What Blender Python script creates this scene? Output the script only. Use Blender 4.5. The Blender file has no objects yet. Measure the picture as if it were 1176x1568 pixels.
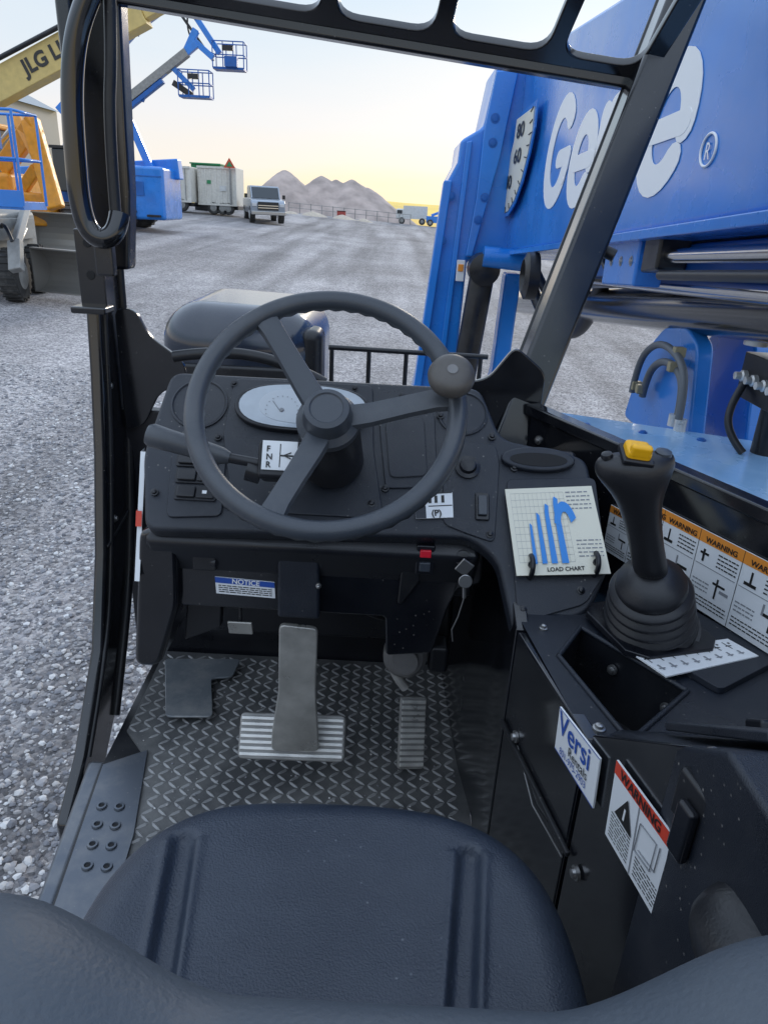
import bpy, math, random
from mathutils import Vector, Matrix, noise
random.seed(4)
sc=bpy.context.scene
V=Vector
# ------------------------------------------------------------ materials
MATS={}
def mat(name,col,rough=.5,metal=0,bump=0,bscale=200,dust=0,var=0,vscale=8,coat=0,dustcol=(.35,.33,.3),spec=.5,grime=0,gscale=5):
    if name in MATS: return MATS[name]
    m=bpy.data.materials.new(name);m.use_nodes=True
    nt=m.node_tree;N=nt.nodes;L=nt.links
    b=N['Principled BSDF']
    b.inputs['Roughness'].default_value=rough;b.inputs['Metallic'].default_value=metal
    b.inputs['Specular IOR Level'].default_value=spec
    if coat: b.inputs['Coat Weight'].default_value=coat;b.inputs['Coat Roughness'].default_value=.12
    tc=N.new('ShaderNodeTexCoord');src=None
    rgb=N.new('ShaderNodeRGB');rgb.outputs[0].default_value=(*col,1);src=rgb.outputs[0]
    if var:
        n=N.new('ShaderNodeTexNoise');n.inputs['Scale'].default_value=vscale;n.inputs['Detail'].default_value=6
        L.new(tc.outputs['Object'],n.inputs['Vector'])
        mr=N.new('ShaderNodeMapRange');mr.inputs[1].default_value=.3;mr.inputs[2].default_value=.7
        mr.inputs[3].default_value=1-var;mr.inputs[4].default_value=1+var
        L.new(n.outputs[0],mr.inputs[0])
        mm=N.new('ShaderNodeVectorMath');mm.operation='SCALE'
        L.new(src,mm.inputs[0]);L.new(mr.outputs[0],mm.inputs['Scale']);src=mm.outputs[0]
        r2=N.new('ShaderNodeMapRange');r2.inputs[1].default_value=.3;r2.inputs[2].default_value=.7
        r2.inputs[3].default_value=max(.03,rough-.1);r2.inputs[4].default_value=min(1,rough+.12)
        L.new(n.outputs[0],r2.inputs[0]);L.new(r2.outputs[0],b.inputs['Roughness'])
    if grime:
        n=N.new('ShaderNodeTexNoise');n.inputs['Scale'].default_value=gscale;n.inputs['Detail'].default_value=9;n.inputs['Roughness'].default_value=.7
        L.new(tc.outputs['Object'],n.inputs['Vector'])
        mr=N.new('ShaderNodeMapRange');mr.inputs[1].default_value=.45;mr.inputs[2].default_value=.8;mr.inputs[4].default_value=grime
        L.new(n.outputs[0],mr.inputs[0])
        mx=N.new('ShaderNodeMix');mx.data_type='RGBA';mx.inputs[7].default_value=(*dustcol,1)
        L.new(mr.outputs[0],mx.inputs[0]);L.new(src,mx.inputs[6]);src=mx.outputs[2]
    if dust:
        n=N.new('ShaderNodeTexVoronoi');n.inputs['Scale'].default_value=75
        L.new(tc.outputs['Object'],n.inputs['Vector'])
        n2=N.new('ShaderNodeTexNoise');n2.inputs['Scale'].default_value=9
        L.new(tc.outputs['Object'],n2.inputs['Vector'])
        mr=N.new('ShaderNodeMapRange');mr.inputs[1].default_value=.02;mr.inputs[2].default_value=.13
        mr.inputs[3].default_value=1;mr.inputs[4].default_value=0
        L.new(n.outputs['Distance'],mr.inputs[0])
        m3=N.new('ShaderNodeMapRange');m3.inputs[1].default_value=.45;m3.inputs[2].default_value=.65;m3.inputs[4].default_value=dust
        L.new(n2.outputs[0],m3.inputs[0])
        mu=N.new('ShaderNodeMath');mu.operation='MULTIPLY';L.new(mr.outputs[0],mu.inputs[0]);L.new(m3.outputs[0],mu.inputs[1])
        mx=N.new('ShaderNodeMix');mx.data_type='RGBA';mx.inputs[7].default_value=(*dustcol,1)
        L.new(mu.outputs[0],mx.inputs[0]);L.new(src,mx.inputs[6]);src=mx.outputs[2]
    L.new(src,b.inputs['Base Color'])
    if bump:
        n=N.new('ShaderNodeTexNoise');n.inputs['Scale'].default_value=bscale;n.inputs['Detail'].default_value=3
        L.new(tc.outputs['Object'],n.inputs['Vector'])
        bp=N.new('ShaderNodeBump');bp.inputs['Strength'].default_value=bump;bp.inputs['Distance'].default_value=.002
        L.new(n.outputs[0],bp.inputs['Height']);L.new(bp.outputs[0],b.inputs['Normal'])
    MATS[name]=m;return m
BLK=mat('black_paint',(.006,.007,.010),.17,var=.3,vscale=6,dust=.45,coat=.6,grime=.035)
BLKM=mat('black_matt_metal',(.009,.010,.013),.36,var=.3,grime=.06,dust=.4)
PLA=mat('black_textured_plastic',(.012,.016,.025),.34,bump=.45,bscale=900,dust=.9,grime=.07,var=.2,vscale=7)
PLB=mat('black_plastic',(.009,.010,.014),.32,var=.2)
DARK=mat('recess_shade',(.004,.004,.005),.7)  # near-black for raised discs that paint the shade inside holes
RUB=mat('rubber_grey',(.042,.050,.063),.34,bump=.15,bscale=500,grime=.14)
RUBB=mat('rubber_black',(.015,.016,.020),.40,bump=.1,bscale=300,grime=.03)
VIN=mat('seat_vinyl',(.022,.031,.050),.33,bump=.5,bscale=420,grime=.07,dust=.4,dustcol=(.3,.33,.36),var=.1,vscale=5)
VIN2=mat('backrest_vinyl',(.055,.07,.09),.5,bump=.25,bscale=300,grime=.1)
SIL=mat('worn_aluminium',(.70,.69,.66),.36,metal=.45,var=.25,vscale=30,bump=.3,bscale=150,grime=.2,dustcol=(.25,.24,.22),gscale=30)
SILD=mat('dirty_aluminium',(.30,.295,.285),.5,metal=.3,var=.25,vscale=30)
PEDM=mat('grey_pedal_paint',(.46,.45,.42),.34,metal=.5,var=.2,vscale=20,grime=.5,dustcol=(.17,.16,.145),gscale=14,bump=.3,bscale=60)
CHR=mat('chrome',(.6,.6,.6),.15,metal=1)
STEEL=mat('steel',(.38,.38,.38),.32,metal=.9)
BLUE=mat('blue_paint',(.012,.20,.66),.26,var=.10,vscale=2.5,coat=.4,grime=.12,gscale=2.2,dustcol=(.30,.42,.55))
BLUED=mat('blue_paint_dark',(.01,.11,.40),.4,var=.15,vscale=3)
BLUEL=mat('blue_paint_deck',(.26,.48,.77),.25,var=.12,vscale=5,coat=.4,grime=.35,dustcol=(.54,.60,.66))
WHT=mat('white_vinyl',(.76,.78,.80),.4)
CREAM=mat('cream_print',(.76,.73,.60),.4)
INK=mat('black_ink',(.015,.015,.015),.5)
GREY=mat('grey_ink',(.25,.26,.28),.5)
ORG=mat('orange_print',(.78,.28,.04),.45)
REDP=mat('red_print',(.65,.06,.03),.45)
NAVY=mat('navy_print',(.02,.08,.38),.45)
CYB=mat('blue_print',(.03,.25,.70),.45)
YEL=mat('yellow_plastic',(.85,.44,.01),.3)
GLS=mat('gauge_glass',(.42,.47,.52),.08,coat=.9,var=.15,vscale=20)
WHP=mat('white_paint',(.62,.63,.62),.45,var=.1,grime=.15)
CRP=mat('cream_paint',(.68,.66,.60),.6,var=.10,grime=.25,gscale=1.5,dustcol=(.42,.38,.32))
YLM=mat('machine_yellow',(.62,.47,.17),.45,var=.1,grime=.1,gscale=1.5)
ORM=mat('machine_orange',(.72,.30,.02),.4,var=.15,grime=.15)
GRM=mat('machine_grey',(.26,.26,.25),.5,var=.2,grime=.3)
TYR=mat('tyre',(.03,.03,.03),.8,grime=.3)
SILV=mat('silver_car_paint',(.30,.34,.40),.3,metal=.4,coat=.5)
WIN=mat('window_glass',(.03,.04,.05),.1)
GRNP=mat('green_paint',(.03,.25,.10),.5)
HOOD=mat('bonnet_paint',(.016,.024,.042),.17,coat=.6,bump=.05,bscale=80,grime=.06)
CORR=mat('corrugated_cladding',(.33,.33,.32),.6,var=.1)
TAN=mat('tan_hose',(.33,.28,.17),.5)

# ------------------------------------------------------------ helpers
def grp(name,loc=(0,0,0)):
    e=bpy.data.objects.new(name,None);e.empty_display_size=.1;sc.collection.objects.link(e);return e
def link(name,me,m,par,smooth=False):
    o=bpy.data.objects.new(name,me)
    if m: me.materials.append(m)
    sc.collection.objects.link(o)
    if par: o.parent=par
    if smooth:
        for p in me.polygons: p.use_smooth=True
    return o
def mesh(name,vs,fs,m,par=None,smooth=False,bevel=0,seg=3):
    me=bpy.data.meshes.new(name);me.from_pydata([tuple(v) for v in vs],[],fs);me.update()
    o=link(name,me,m,par,smooth or bevel>0)
    if bevel:
        b=o.modifiers.new('b','BEVEL');b.width=bevel;b.segments=seg;b.limit_method='ANGLE';b.angle_limit=math.radians(30);b.harden_normals=True
    return o
def frame(o,u,v):
    u=V(u).normalized();v=V(v);n=u.cross(v).normalized();v=n.cross(u).normalized()
    return V(o),u,v,n
def fillet(poly,r,k=5):
    out=[];n=len(poly)
    for i in range(n):
        p=V(poly[i]);a=V(poly[i-1]);b=V(poly[(i+1)%n])
        d1=(a-p);d2=(b-p);l=min(r,d1.length*.45,d2.length*.45)
        p1=p+d1.normalized()*l;p2=p+d2.normalized()*l
        for j in range(k+1):
            t=j/k;out.append(p1*(1-t)**2+p*2*t*(1-t)+p2*t*t)
    return out
def prism(name,poly,fr,d0,d1,m,par=None,bevel=0,r=0,seg=2):
    O,u,v,n=fr
    pts=[V((p[0],p[1])) for p in poly]
    ar=sum(pts[i].x*pts[(i+1)%len(pts)].y-pts[(i+1)%len(pts)].x*pts[i].y for i in range(len(pts)))
    if ar<0: pts.reverse()
    if r: pts=fillet(pts,r)
    k=len(pts)
    lo,hi=min(d0,d1),max(d0,d1)
    vs=[O+u*p.x+v*p.y+n*lo for p in pts]+[O+u*p.x+v*p.y+n*hi for p in pts]
    fs=[tuple(reversed(range(k))),tuple(range(k,2*k))]+[(i,(i+1)%k,k+(i+1)%k,k+i) for i in range(k)]
    return mesh(name,vs,fs,m,par,bevel=bevel,seg=seg)
def box(name,c,s,m,par=None,rot=(0,0,0),bevel=.004,seg=2):
    x,y,z=s[0]/2,s[1]/2,s[2]/2
    R=Matrix.Rotation(rot[2],3,'Z')@Matrix.Rotation(rot[1],3,'Y')@Matrix.Rotation(rot[0],3,'X')
    vs=[V(c)+R@V((a*x,b*y,d*z)) for a in(-1,1) for b in(-1,1) for d in(-1,1)]
    fs=[(0,1,3,2),(4,6,7,5),(0,4,5,1),(2,3,7,6),(0,2,6,4),(1,5,7,3)]
    return mesh(name,vs,fs,m,par,bevel=min(bevel,min(s)*.45),seg=seg)
def basis(d):
    d=V(d).normalized();a=V((0,0,1)) if abs(d.z)<.9 else V((1,0,0))
    u=d.cross(a).normalized();return u,d.cross(u).normalized(),d
def lathe(name,p0,axis,prof,m,par=None,seg=32,smooth=True,sharp=35):
    u,w,d=basis(axis);p0=V(p0);vs=[];fs=[]
    for r,h in prof:
        for i in range(seg):
            a=2*math.pi*i/seg;vs.append(p0+d*h+(u*math.cos(a)+w*math.sin(a))*r)
    for j in range(len(prof)-1):
        for i in range(seg):
            i2=(i+1)%seg;fs.append((j*seg+i,(j+1)*seg+i,(j+1)*seg+i2,j*seg+i2))
    fs.append(tuple(range(seg)));fs.append(tuple(reversed(range((len(prof)-1)*seg,len(prof)*seg))))
    o=mesh(name,vs,fs,m,par,smooth)
    try: o.data.set_sharp_from_angle(angle=math.radians(sharp))
    except Exception: pass
    return o
def cyl(name,a,b,r,m,par=None,seg=24,r2=None):
    a=V(a);b=V(b);L=(b-a).length
    return lathe(name,a,b-a,[(r,0),(r if r2 is None else r2,L)],m,par,seg)
def tube(name,pts,r,m,par=None,cyc=False,res=6):
    cu=bpy.data.curves.new(name,'CURVE');cu.dimensions='3D';cu.bevel_depth=r;cu.bevel_resolution=res;cu.use_fill_caps=True
    s=cu.splines.new('NURBS');s.points.add(len(pts)-1)
    for i,p in enumerate(pts): s.points[i].co=(*p,1)
    s.order_u=3;s.use_endpoint_u=not cyc;s.use_cyclic_u=cyc;cu.resolution_u=8
    cu.materials.append(m);o=bpy.data.objects.new(name,cu);sc.collection.objects.link(o);o.parent=par;return o
def poly_tube(name,pts,r,m,par=None):
    cu=bpy.data.curves.new(name,'CURVE');cu.dimensions='3D';cu.bevel_depth=r;cu.bevel_resolution=3;cu.use_fill_caps=True
    s=cu.splines.new('POLY');s.points.add(len(pts)-1)
    for i,p in enumerate(pts): s.points[i].co=(*p,1)
    cu.materials.append(m);o=bpy.data.objects.new(name,cu);sc.collection.objects.link(o);o.parent=par;return o
def text(name,s,o,u,v,size,m,par=None,bold=0,h=.0006,align='LEFT',ext=0,sx=1):
    O,u,v,n=frame(o,u,v)
    cu=bpy.data.curves.new(name,'FONT');cu.body=s;cu.size=size;cu.offset=bold;cu.extrude=ext;cu.align_x=align
    cu.materials.append(m);ob=bpy.data.objects.new(name,cu);sc.collection.objects.link(ob);ob.parent=par
    M=Matrix((u*sx,v,n)).transposed().to_4x4();M.translation=O+n*h;ob.matrix_world=M
    return ob
def decal(name,cor,base,items=(),texts=(),par=None,h=.0012,thick=.0015):
    TL,TR,BR,BL=[V(c) for c in cor]
    O,u,v,n=frame(BL,TR-TL,TL-BL)
    def P(a,b): return (TL*(1-a)+TR*a)*(1-b)+(BL*(1-a)+BR*a)*b
    g=par if par is not None else grp(name)
    vs=[P(0,0),P(1,0),P(1,1),P(0,1)]
    vv=[p+n*h for p in vs]+[p-n*.001 for p in vs]
    mesh('sheet',vv,[(3,2,1,0),(4,5,6,7),(0,1,5,4),(1,2,6,5),(2,3,7,6),(3,0,4,7)],base,g)
    bym={}
    for k,(a0,b0,a1,b1,m) in enumerate(items):
        hh=h+.0004+.00006*(k%5)
        bym.setdefault(m.name,[m,[],[]]);r=bym[m.name];o=len(r[1])
        r[1]+=[P(a0,b1)+n*hh,P(a1,b1)+n*hh,P(a1,b0)+n*hh,P(a0,b0)+n*hh];r[2].append((o,o+1,o+2,o+3))
    for k,(m,vs_,fs_) in enumerate(bym.values()): mesh('print_%d'%k,vs_,fs_,m,g)
    for k,(s,a,b,size,m,bold) in enumerate(texts):
        text('lettering_%d'%k,s,P(a,b)+n*(h+.0012),u,v,size,m,g,bold,0)
    return g
def lines(a0,b0,a1,b1,n,m,fill=.45):
    out=[];st=(b1-b0)/n
    for i in range(n):
        x=a0
        while x<a1-.01:
            w=random.uniform(.04,.11)*(1 if a1-a0>.3 else .6);e=min(x+w,a1)
            out.append((x,b0+i*st,e,b0+i*st+st*fill,m));x=e+.015
    return out
def bolt(p,n,r,m,par):
    n=V(n).normalized();p=V(p)
    lathe('bolt',p-n*.002,n,[(r*1.5,0),(r*1.5,.0035),(r,.004),(r*.9,.0075),(r*.4,.0085)],m,par,12)

# ------------------------------------------------------------ ground
def g(x,y):
    f=.0204*max(0,min(y,62)); k=1
    if y>62:
        t=min(1,(y-62)/50);t=t*t*(3-2*t);f=f*(1-t)-.6*t;k=1-t
    xx=max(-70,min(70,x));w=max(0,min(1,(y-1)/6)) if abs(x)<6 else 1
    return f-.045*xx*k*w
def gn(x,y): return .035*noise.noise(V((x*.35,y*.35,0)))+.012*noise.noise(V((x*1.7,y*1.7,3)))
def ax(lst):
    out=[]
    for a,b,n in lst: out+= [a+(b-a)*i/n for i in range(n)]
    out.append(lst[-1][1]);return out
ys=ax([(-40,-4,6),(-4,16,80),(16,62,60),(62,120,30),(120,600,16),(600,3500,6)])
xs=ax([(-3000,-200,6),(-200,-40,16),(-40,-8,40),(-8,8,64),(8,40,24),(40,200,14),(200,3000,6)])
vs=[];fs=[]
for j,y in enumerate(ys):
    for i,x in enumerate(xs):
        nz=gn(x,y) if abs(x)<200 and y<120 else 0
        vs.append((x,y,g(x,y)+nz))
W=len(xs)
for j in range(len(ys)-1):
    for i in range(W-1): fs.append((j*W+i,j*W+i+1,(j+1)*W+i+1,(j+1)*W+i))
gm=bpy.data.materials.new('gravel_ground');gm.use_nodes=True;nt=gm.node_tree;N=nt.nodes;L=nt.links;b=N['Principled BSDF']
b.inputs['Roughness'].default_value=.85
geo=N.new('ShaderNodeNewGeometry')
vo=N.new('ShaderNodeTexVoronoi');vo.inputs['Scale'].default_value=44
nz=N.new('ShaderNodeTexNoise');nz.inputs['Scale'].default_value=.35;nz.inputs['Detail'].default_value=8;nz.inputs['Roughness'].default_value=.65
mp=N.new('ShaderNodeMapping');mp.inputs['Scale'].default_value=(1.0,.07,1);mp.inputs['Rotation'].default_value=(0,0,.42)
nz2=N.new('ShaderNodeTexNoise');nz2.inputs['Scale'].default_value=1.0;nz2.inputs['Detail'].default_value=6
nz3=N.new('ShaderNodeTexNoise');nz3.inputs['Scale'].default_value=9;nz3.inputs['Detail'].default_value=8;nz3.inputs['Roughness'].default_value=.75
for n in(vo,nz,nz3): L.new(geo.outputs['Position'],n.inputs['Vector'])
L.new(geo.outputs['Position'],mp.inputs['Vector']);L.new(mp.outputs[0],nz2.inputs['Vector'])
cr=N.new('ShaderNodeValToRGB');cr.color_ramp.elements[0].position=0;cr.color_ramp.elements[0].color=(.15,.145,.15,1)
cr.color_ramp.elements[1].position=1;cr.color_ramp.elements[1].color=(.52,.49,.48,1)
e=cr.color_ramp.elements.new(.5);e.color=(.32,.30,.305,1)
sep=N.new('ShaderNodeSeparateColor');L.new(vo.outputs['Color'],sep.inputs[0]);L.new(sep.outputs[0],cr.inputs[0])
def mul(a,node,lo,hi,f0=.35,f1=.65):
    mr=N.new('ShaderNodeMapRange');mr.inputs[1].default_value=f0;mr.inputs[2].default_value=f1;mr.inputs[3].default_value=lo;mr.inputs[4].default_value=hi
    L.new(node.outputs[0],mr.inputs[0]);s=N.new('ShaderNodeVectorMath');s.operation='SCALE';L.new(a,s.inputs[0]);L.new(mr.outputs[0],s.inputs['Scale']);return s.outputs[0]
c1=mul(cr.outputs[0],nz,.72,1.18);c1=mul(c1,nz2,.62,1.22);c1=mul(c1,nz3,.78,1.18)
sy=N.new('ShaderNodeSeparateXYZ');L.new(geo.outputs['Position'],sy.inputs[0])
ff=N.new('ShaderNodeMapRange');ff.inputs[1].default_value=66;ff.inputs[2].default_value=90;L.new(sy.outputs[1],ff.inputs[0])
mx=N.new('ShaderNodeMix');mx.data_type='RGBA';mx.inputs[7].default_value=(.78,.50,.10,1);L.new(ff.outputs[0],mx.inputs[0]);L.new(c1,mx.inputs[6])  # far ground turns golden: dry grass plus sunset light put into its colour
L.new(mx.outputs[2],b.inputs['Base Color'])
bp=N.new('ShaderNodeBump');bp.inputs['Strength'].default_value=.9;bp.inputs['Distance'].default_value=.016;bp.invert=True
L.new(vo.outputs['Distance'],bp.inputs['Height'])
bp2=N.new('ShaderNodeBump');bp2.inputs['Strength'].default_value=.5;bp2.inputs['Distance'].default_value=.05;L.new(nz3.outputs[0],bp2.inputs['Height']);L.new(bp.outputs[0],bp2.inputs['Normal'])
L.new(bp2.outputs[0],b.inputs['Normal'])
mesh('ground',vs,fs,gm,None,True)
sm=bpy.data.materials.new('stones');sm.use_nodes=True;N2=sm.node_tree.nodes;b2=N2['Principled BSDF'];b2.inputs['Roughness'].default_value=.75
ge=N2.new('ShaderNodeNewGeometry');rp=N2.new('ShaderNodeValToRGB')
rp.color_ramp.elements[0].color=(.13,.13,.145,1);rp.color_ramp.elements[1].color=(.68,.67,.66,1)
e=rp.color_ramp.elements.new(.35);e.color=(.28,.28,.30,1);e=rp.color_ramp.elements.new(.7);e.color=(.42,.40,.39,1)
sm.node_tree.links.new(ge.outputs['Random Per Island'],rp.inputs[0]);sm.node_tree.links.new(rp.outputs[0],b2.inputs['Base Color'])
ph=(1+5**.5)/2
IV=[V(v).normalized() for v in((-1,ph,0),(1,ph,0),(-1,-ph,0),(1,-ph,0),(0,-1,ph),(0,1,ph),(0,-1,-ph),(0,1,-ph),(ph,0,-1),(ph,0,1),(-ph,0,-1),(-ph,0,1))]
IF=[(0,11,5),(0,5,1),(0,1,7),(0,7,10),(0,10,11),(1,5,9),(5,11,4),(11,10,2),(10,7,6),(7,1,8),(3,9,4),(3,4,2),(3,2,6),(3,6,8),(3,8,9),(4,9,5),(2,4,11),(6,2,10),(8,6,7),(9,8,1)]
vs=[];fs=[]
for k in range(33000):
    y=.2+8.5*random.random()**1.5; x=-.75-(1.2+y*.62)*random.random()
    s=random.choice((.005,.006,.008,.009,.011,.014,.020))*random.uniform(.8,1.2)
    sx,syy,sz=s*random.uniform(.7,1.3),s*random.uniform(.7,1.3),s*random.uniform(.45,.8);a=random.random()*6.28
    ca,sa=math.cos(a),math.sin(a);z=g(x,y)+gn(x,y)+sz*.25;o=len(vs)
    for q in IV:
        j=random.uniform(.75,1.15);px,py,pz=q.x*sx*j,q.y*syy*j,q.z*sz*j
        vs.append((x+px*ca-py*sa,y+px*sa+py*ca,z+pz))
    fs+=[(a1+o,b1+o,c1_+o) for a1,b1,c1_ in IF]
mesh('gravel',vs,fs,sm)
vs=[];fs=[];n=80
for i in range(n+1):
    x=-400+1400*i/n;h=6.5+3*noise.noise(V((x*.012,0,1)))+1.0*noise.noise(V((x*.05,0,7)))
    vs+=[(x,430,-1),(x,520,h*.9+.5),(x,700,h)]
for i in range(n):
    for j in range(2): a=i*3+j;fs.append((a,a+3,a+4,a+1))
mesh('hills',vs,fs,mat('dry_grass_sunset_tint',(.80,.55,.12),.9,var=.15,vscale=.03),None,True)  # dry grass with golden sunset light painted into the base colour
def pile(name,peaks,x0,x1,y0,y1,m):
    vs=[];fs=[];nx=90;ny=50
    for j in range(ny+1):
        for i in range(nx+1):
            x=x0+(x1-x0)*i/nx;y=y0+(y1-y0)*j/ny;h=-1
            for(px,py,pz,k) in peaks:
                d=math.sqrt((x-px)**2+(y-py)**2+.10)-.3;h=max(h,pz-k*d*(1+.08*noise.noise(V((x*.5,y*.5,px)))))
            h+=.10*noise.noise(V((x*.9,y*.9,0)))+.04*noise.noise(V((x*3,y*3,0)))
            vs.append((x,y,max(h,g(x,y)-.15)))
    for j in range(ny):
        for i in range(nx): a=j*(nx+1)+i;fs.append((a,a+1,a+nx+2,a+nx+1))
    return mesh(name,vs,fs,m,None,True)
PM=mat('crushed_stone',(.40,.33,.30),.9,bump=1,bscale=8,var=.3,vscale=.8)
pile('gravel_pile',[(-10.3,69,5.05,.78),(-9.2,70,4.15,.7)],-15.5,-5,63,76,PM)
pile('gravel_pile',[(-7.1,70,4.75,.70),(-5.8,70,4.50,.72),(-4.4,70,4.60,.66),(-3.0,70,4.0,.68)],-12.5,3.6,64,76,PM)
PM2=mat('pale_sand',(.50,.43,.35),.9,var=.2)
pile('sand_heap',[(-8.6,60.5,1.75,.45),(-6.8,60.5,1.9,.5),(-4.4,60.3,1.75,.45),(-2.8,60,1.5,.4)],-11,-1,58,63,PM2)

# ------------------------------------------------------------ cab floor
fl=grp('cab_floor')
MATF=mat('rubber_mat',(.072,.073,.075),.48,grime=.75,bump=.2,bscale=200,dustcol=(.28,.275,.26),dust=.7,gscale=4)
MATB=mat('rubber_mat_worn',(.22,.22,.22),.35,grime=.7,dustcol=(.46,.455,.44),gscale=4)
FZ0=frame((0,0,1.27),(1,0,0),(0,1,0))
prism('floor_pan',[(-.57,1.56),(.2,1.56),(.2,.1),(-.43,.1),(-.515,.785),(-.56,1.12)],FZ0,0,.03,BLKM,fl)
prism('mat',[(-.555,1.56),(.2,1.56),(.204,.25),(-.37,.25),(-.44,.97),(-.485,1.18),(-.545,1.25)],frame((0,0,1.30),(1,0,0),(0,1,0)),.0,.004,MATF,fl)
vs=[];fs=[];st=.027
for j in range(60):
    for i in range(32):
        x=-.54+i*st+.006;y=.52+j*st*.65
        if y>1.54 or x>.19: continue
        if y<1.24 and x<-.475+.2*(1.2-y): continue
        a=math.radians(38 if (i+j)%2 else -38);ca,sa=math.cos(a),math.sin(a);o=len(vs)
        for(px,py,pz) in((-.0140,0,0),(-.006,.0036,0),(.006,.0036,0),(.0140,0,0),(.006,-.0036,0),(-.006,-.0036,0),(-.008,0,.0028),(.008,0,.0028)):
            vs.append((x+px*ca-py*sa,y+px*sa+py*ca,1.304+pz))
        fs+=[(o,o+6,o+1),(o+1,o+6,o+7,o+2),(o+2,o+7,o+3),(o+3,o+7,o+4),(o+4,o+7,o+6,o+5),(o+5,o+6,o)]
mesh('mat_tread',vs,[tuple(reversed(f)) for f in fs],MATB,fl)
vs=[];fs=[]
for k in range(220):
    x=random.uniform(-.5,.18);y=random.uniform(.62,1.45)
    if y<1.2 and x<-.42: continue
    s=random.uniform(.0010,.0028);o=len(vs)
    for q in IV: j=random.uniform(.7,1.2);vs.append((x+q.x*s*j,y+q.y*s*j,1.3055+q.z*s*.7*j))
    fs+=[(a1+o,b1+o,c1_+o) for a1,b1,c1_ in IF]
mesh('grit',vs,fs,sm,fl)
SILLM=mat('sill_metal',(.11,.125,.15),.32,grime=.6,dust=.9,metal=.5)
prism('sill_plate',[(-.555,1.14),(-.478,1.19),(-.432,.97),(-.362,.25),(-.45,.25),(-.508,.785)],frame((0,0,1.306),(1,0,0),(0,1,0)),0,.004,SILLM,fl,bevel=.001)
prism('sill_edge',[(-.60,1.17),(-.558,1.17),(-.512,.785),(-.45,.2),(-.49,.2),(-.548,.785)],frame((0,0,1.2),(1,0,0),(0,1,0)),0,.095,SILLM,fl,bevel=.012)
for i in range(4):
    for j in range(2):
        p=(-.515+j*.034+.009*i,1.03-.045*i,1.311);lathe('anti_slip_hole',p,(0,0,1),[(.0105,0),(.0095,.003),(.006,.0032),(.005,.0005)],SILLM,fl,14)
        lathe('hole_shade',(p[0],p[1],1.3118),(0,0,1),[(.0048,0),(.004,.0006)],DARK,fl,12)
box('firewall',(-.2,1.585,1.62),(.86,.03,.66),PLB,fl)
box('heater_duct',(-.22,1.42,1.66),(.42,.20,.12),PLB,fl,bevel=.01)
for x in(-.35,-.1,.05): bolt((x,1.57,1.45),(0,-1,0),.006,STEEL,fl)
fr_=grp('foot_rest')
FRM=mat('foot_rest_metal',(.17,.19,.21),.34,metal=.35,grime=.7,dust=.9,gscale=12,dustcol=(.42,.41,.39))
prism('plate',[(-.535,1.5),(-.345,1.515),(-.35,1.44),(-.40,1.43),(-.362,1.29),(-.467,1.282)],frame((0,0,1.318),(1,0,0),(0,1,0)),0,.006,FRM,fr_,bevel=.002,r=.014)
box('bracket',(-.44,1.42,1.311),(.05,.08,.012),BLKM,fr_)

# ------------------------------------------------------------ pedals
bpd=grp('brake_pedal')
prism('arm',[(-.168,1.745),(-.102,1.740),(-.105,1.60),(-.100,1.50),(-.098,1.46),(-.188,1.455),(-.186,1.50),(-.172,1.60)],frame((0,1.14,0),(1,0,0),(0,-.06,1)),-.005,.006,PEDM,bpd,bevel=.003,r=.012)
lathe('pin_hole_shade',(-.136,1.117,1.722),(0,-1,0),[(.009,0),(.008,.001)],DARK,bpd,16)
F=frame((-.153,1.09,1.452),(1,0,.02),(0,.75,1))
prism('pad',[(-.102,-.043),(.102,-.043),(.102,.043),(-.102,.043)],F,0,.014,SILD,bpd,bevel=.004,r=.012)
for i in range(7):
    y=-.033+i*.011
    prism('rib_%d'%i,[(-.098,y-.0034),(.098,y-.0034),(.098,y+.0034),(-.098,y+.0034)],F,.0142,.0190,SIL,bpd,bevel=.0014)
apd=grp('accelerator_pedal')
F=frame((.084,1.20,1.385),(1,.25,-.15),(-.12,.5,.9))
prism('pad',[(-.032,-.074),(.026,-.074),(.026,.074),(-.032,.074)],F,0,.01,SILD,apd,bevel=.003,r=.008)
for i in range(12):
    y=-.064+i*.0116
    prism('rib_%d'%i,[(-.029,y-.0036),(.023,y-.0036),(.023,y+.0036),(-.029,y+.0036)],F,.0102,.0140,SIL,apd,bevel=.001)
tube('arm',[(.065,1.25,1.46),(.035,1.25,1.50),(.03,1.24,1.56),(.035,1.20,1.60)],.010,SIL,apd)
SEN=mat('sensor_casing',(.14,.14,.145),.38,grime=.4)
lathe('sensor',(.055,1.18,1.60),(0,-1,.2),[(.042,0),(.042,.03),(.034,.04),(.026,.042),(.024,.055),(.01,.056)],SEN,apd,28)
cyl('sensor_arm',(.06,1.19,1.61),(.135,1.17,1.60),.02,SEN,apd)
box('sensor_cover',(.12,1.17,1.605),(.04,.05,.06),PLB,apd,bevel=.01)
box('sensor_bracket',(.08,1.24,1.66),(.12,.05,.10),BLKM,apd)

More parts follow.
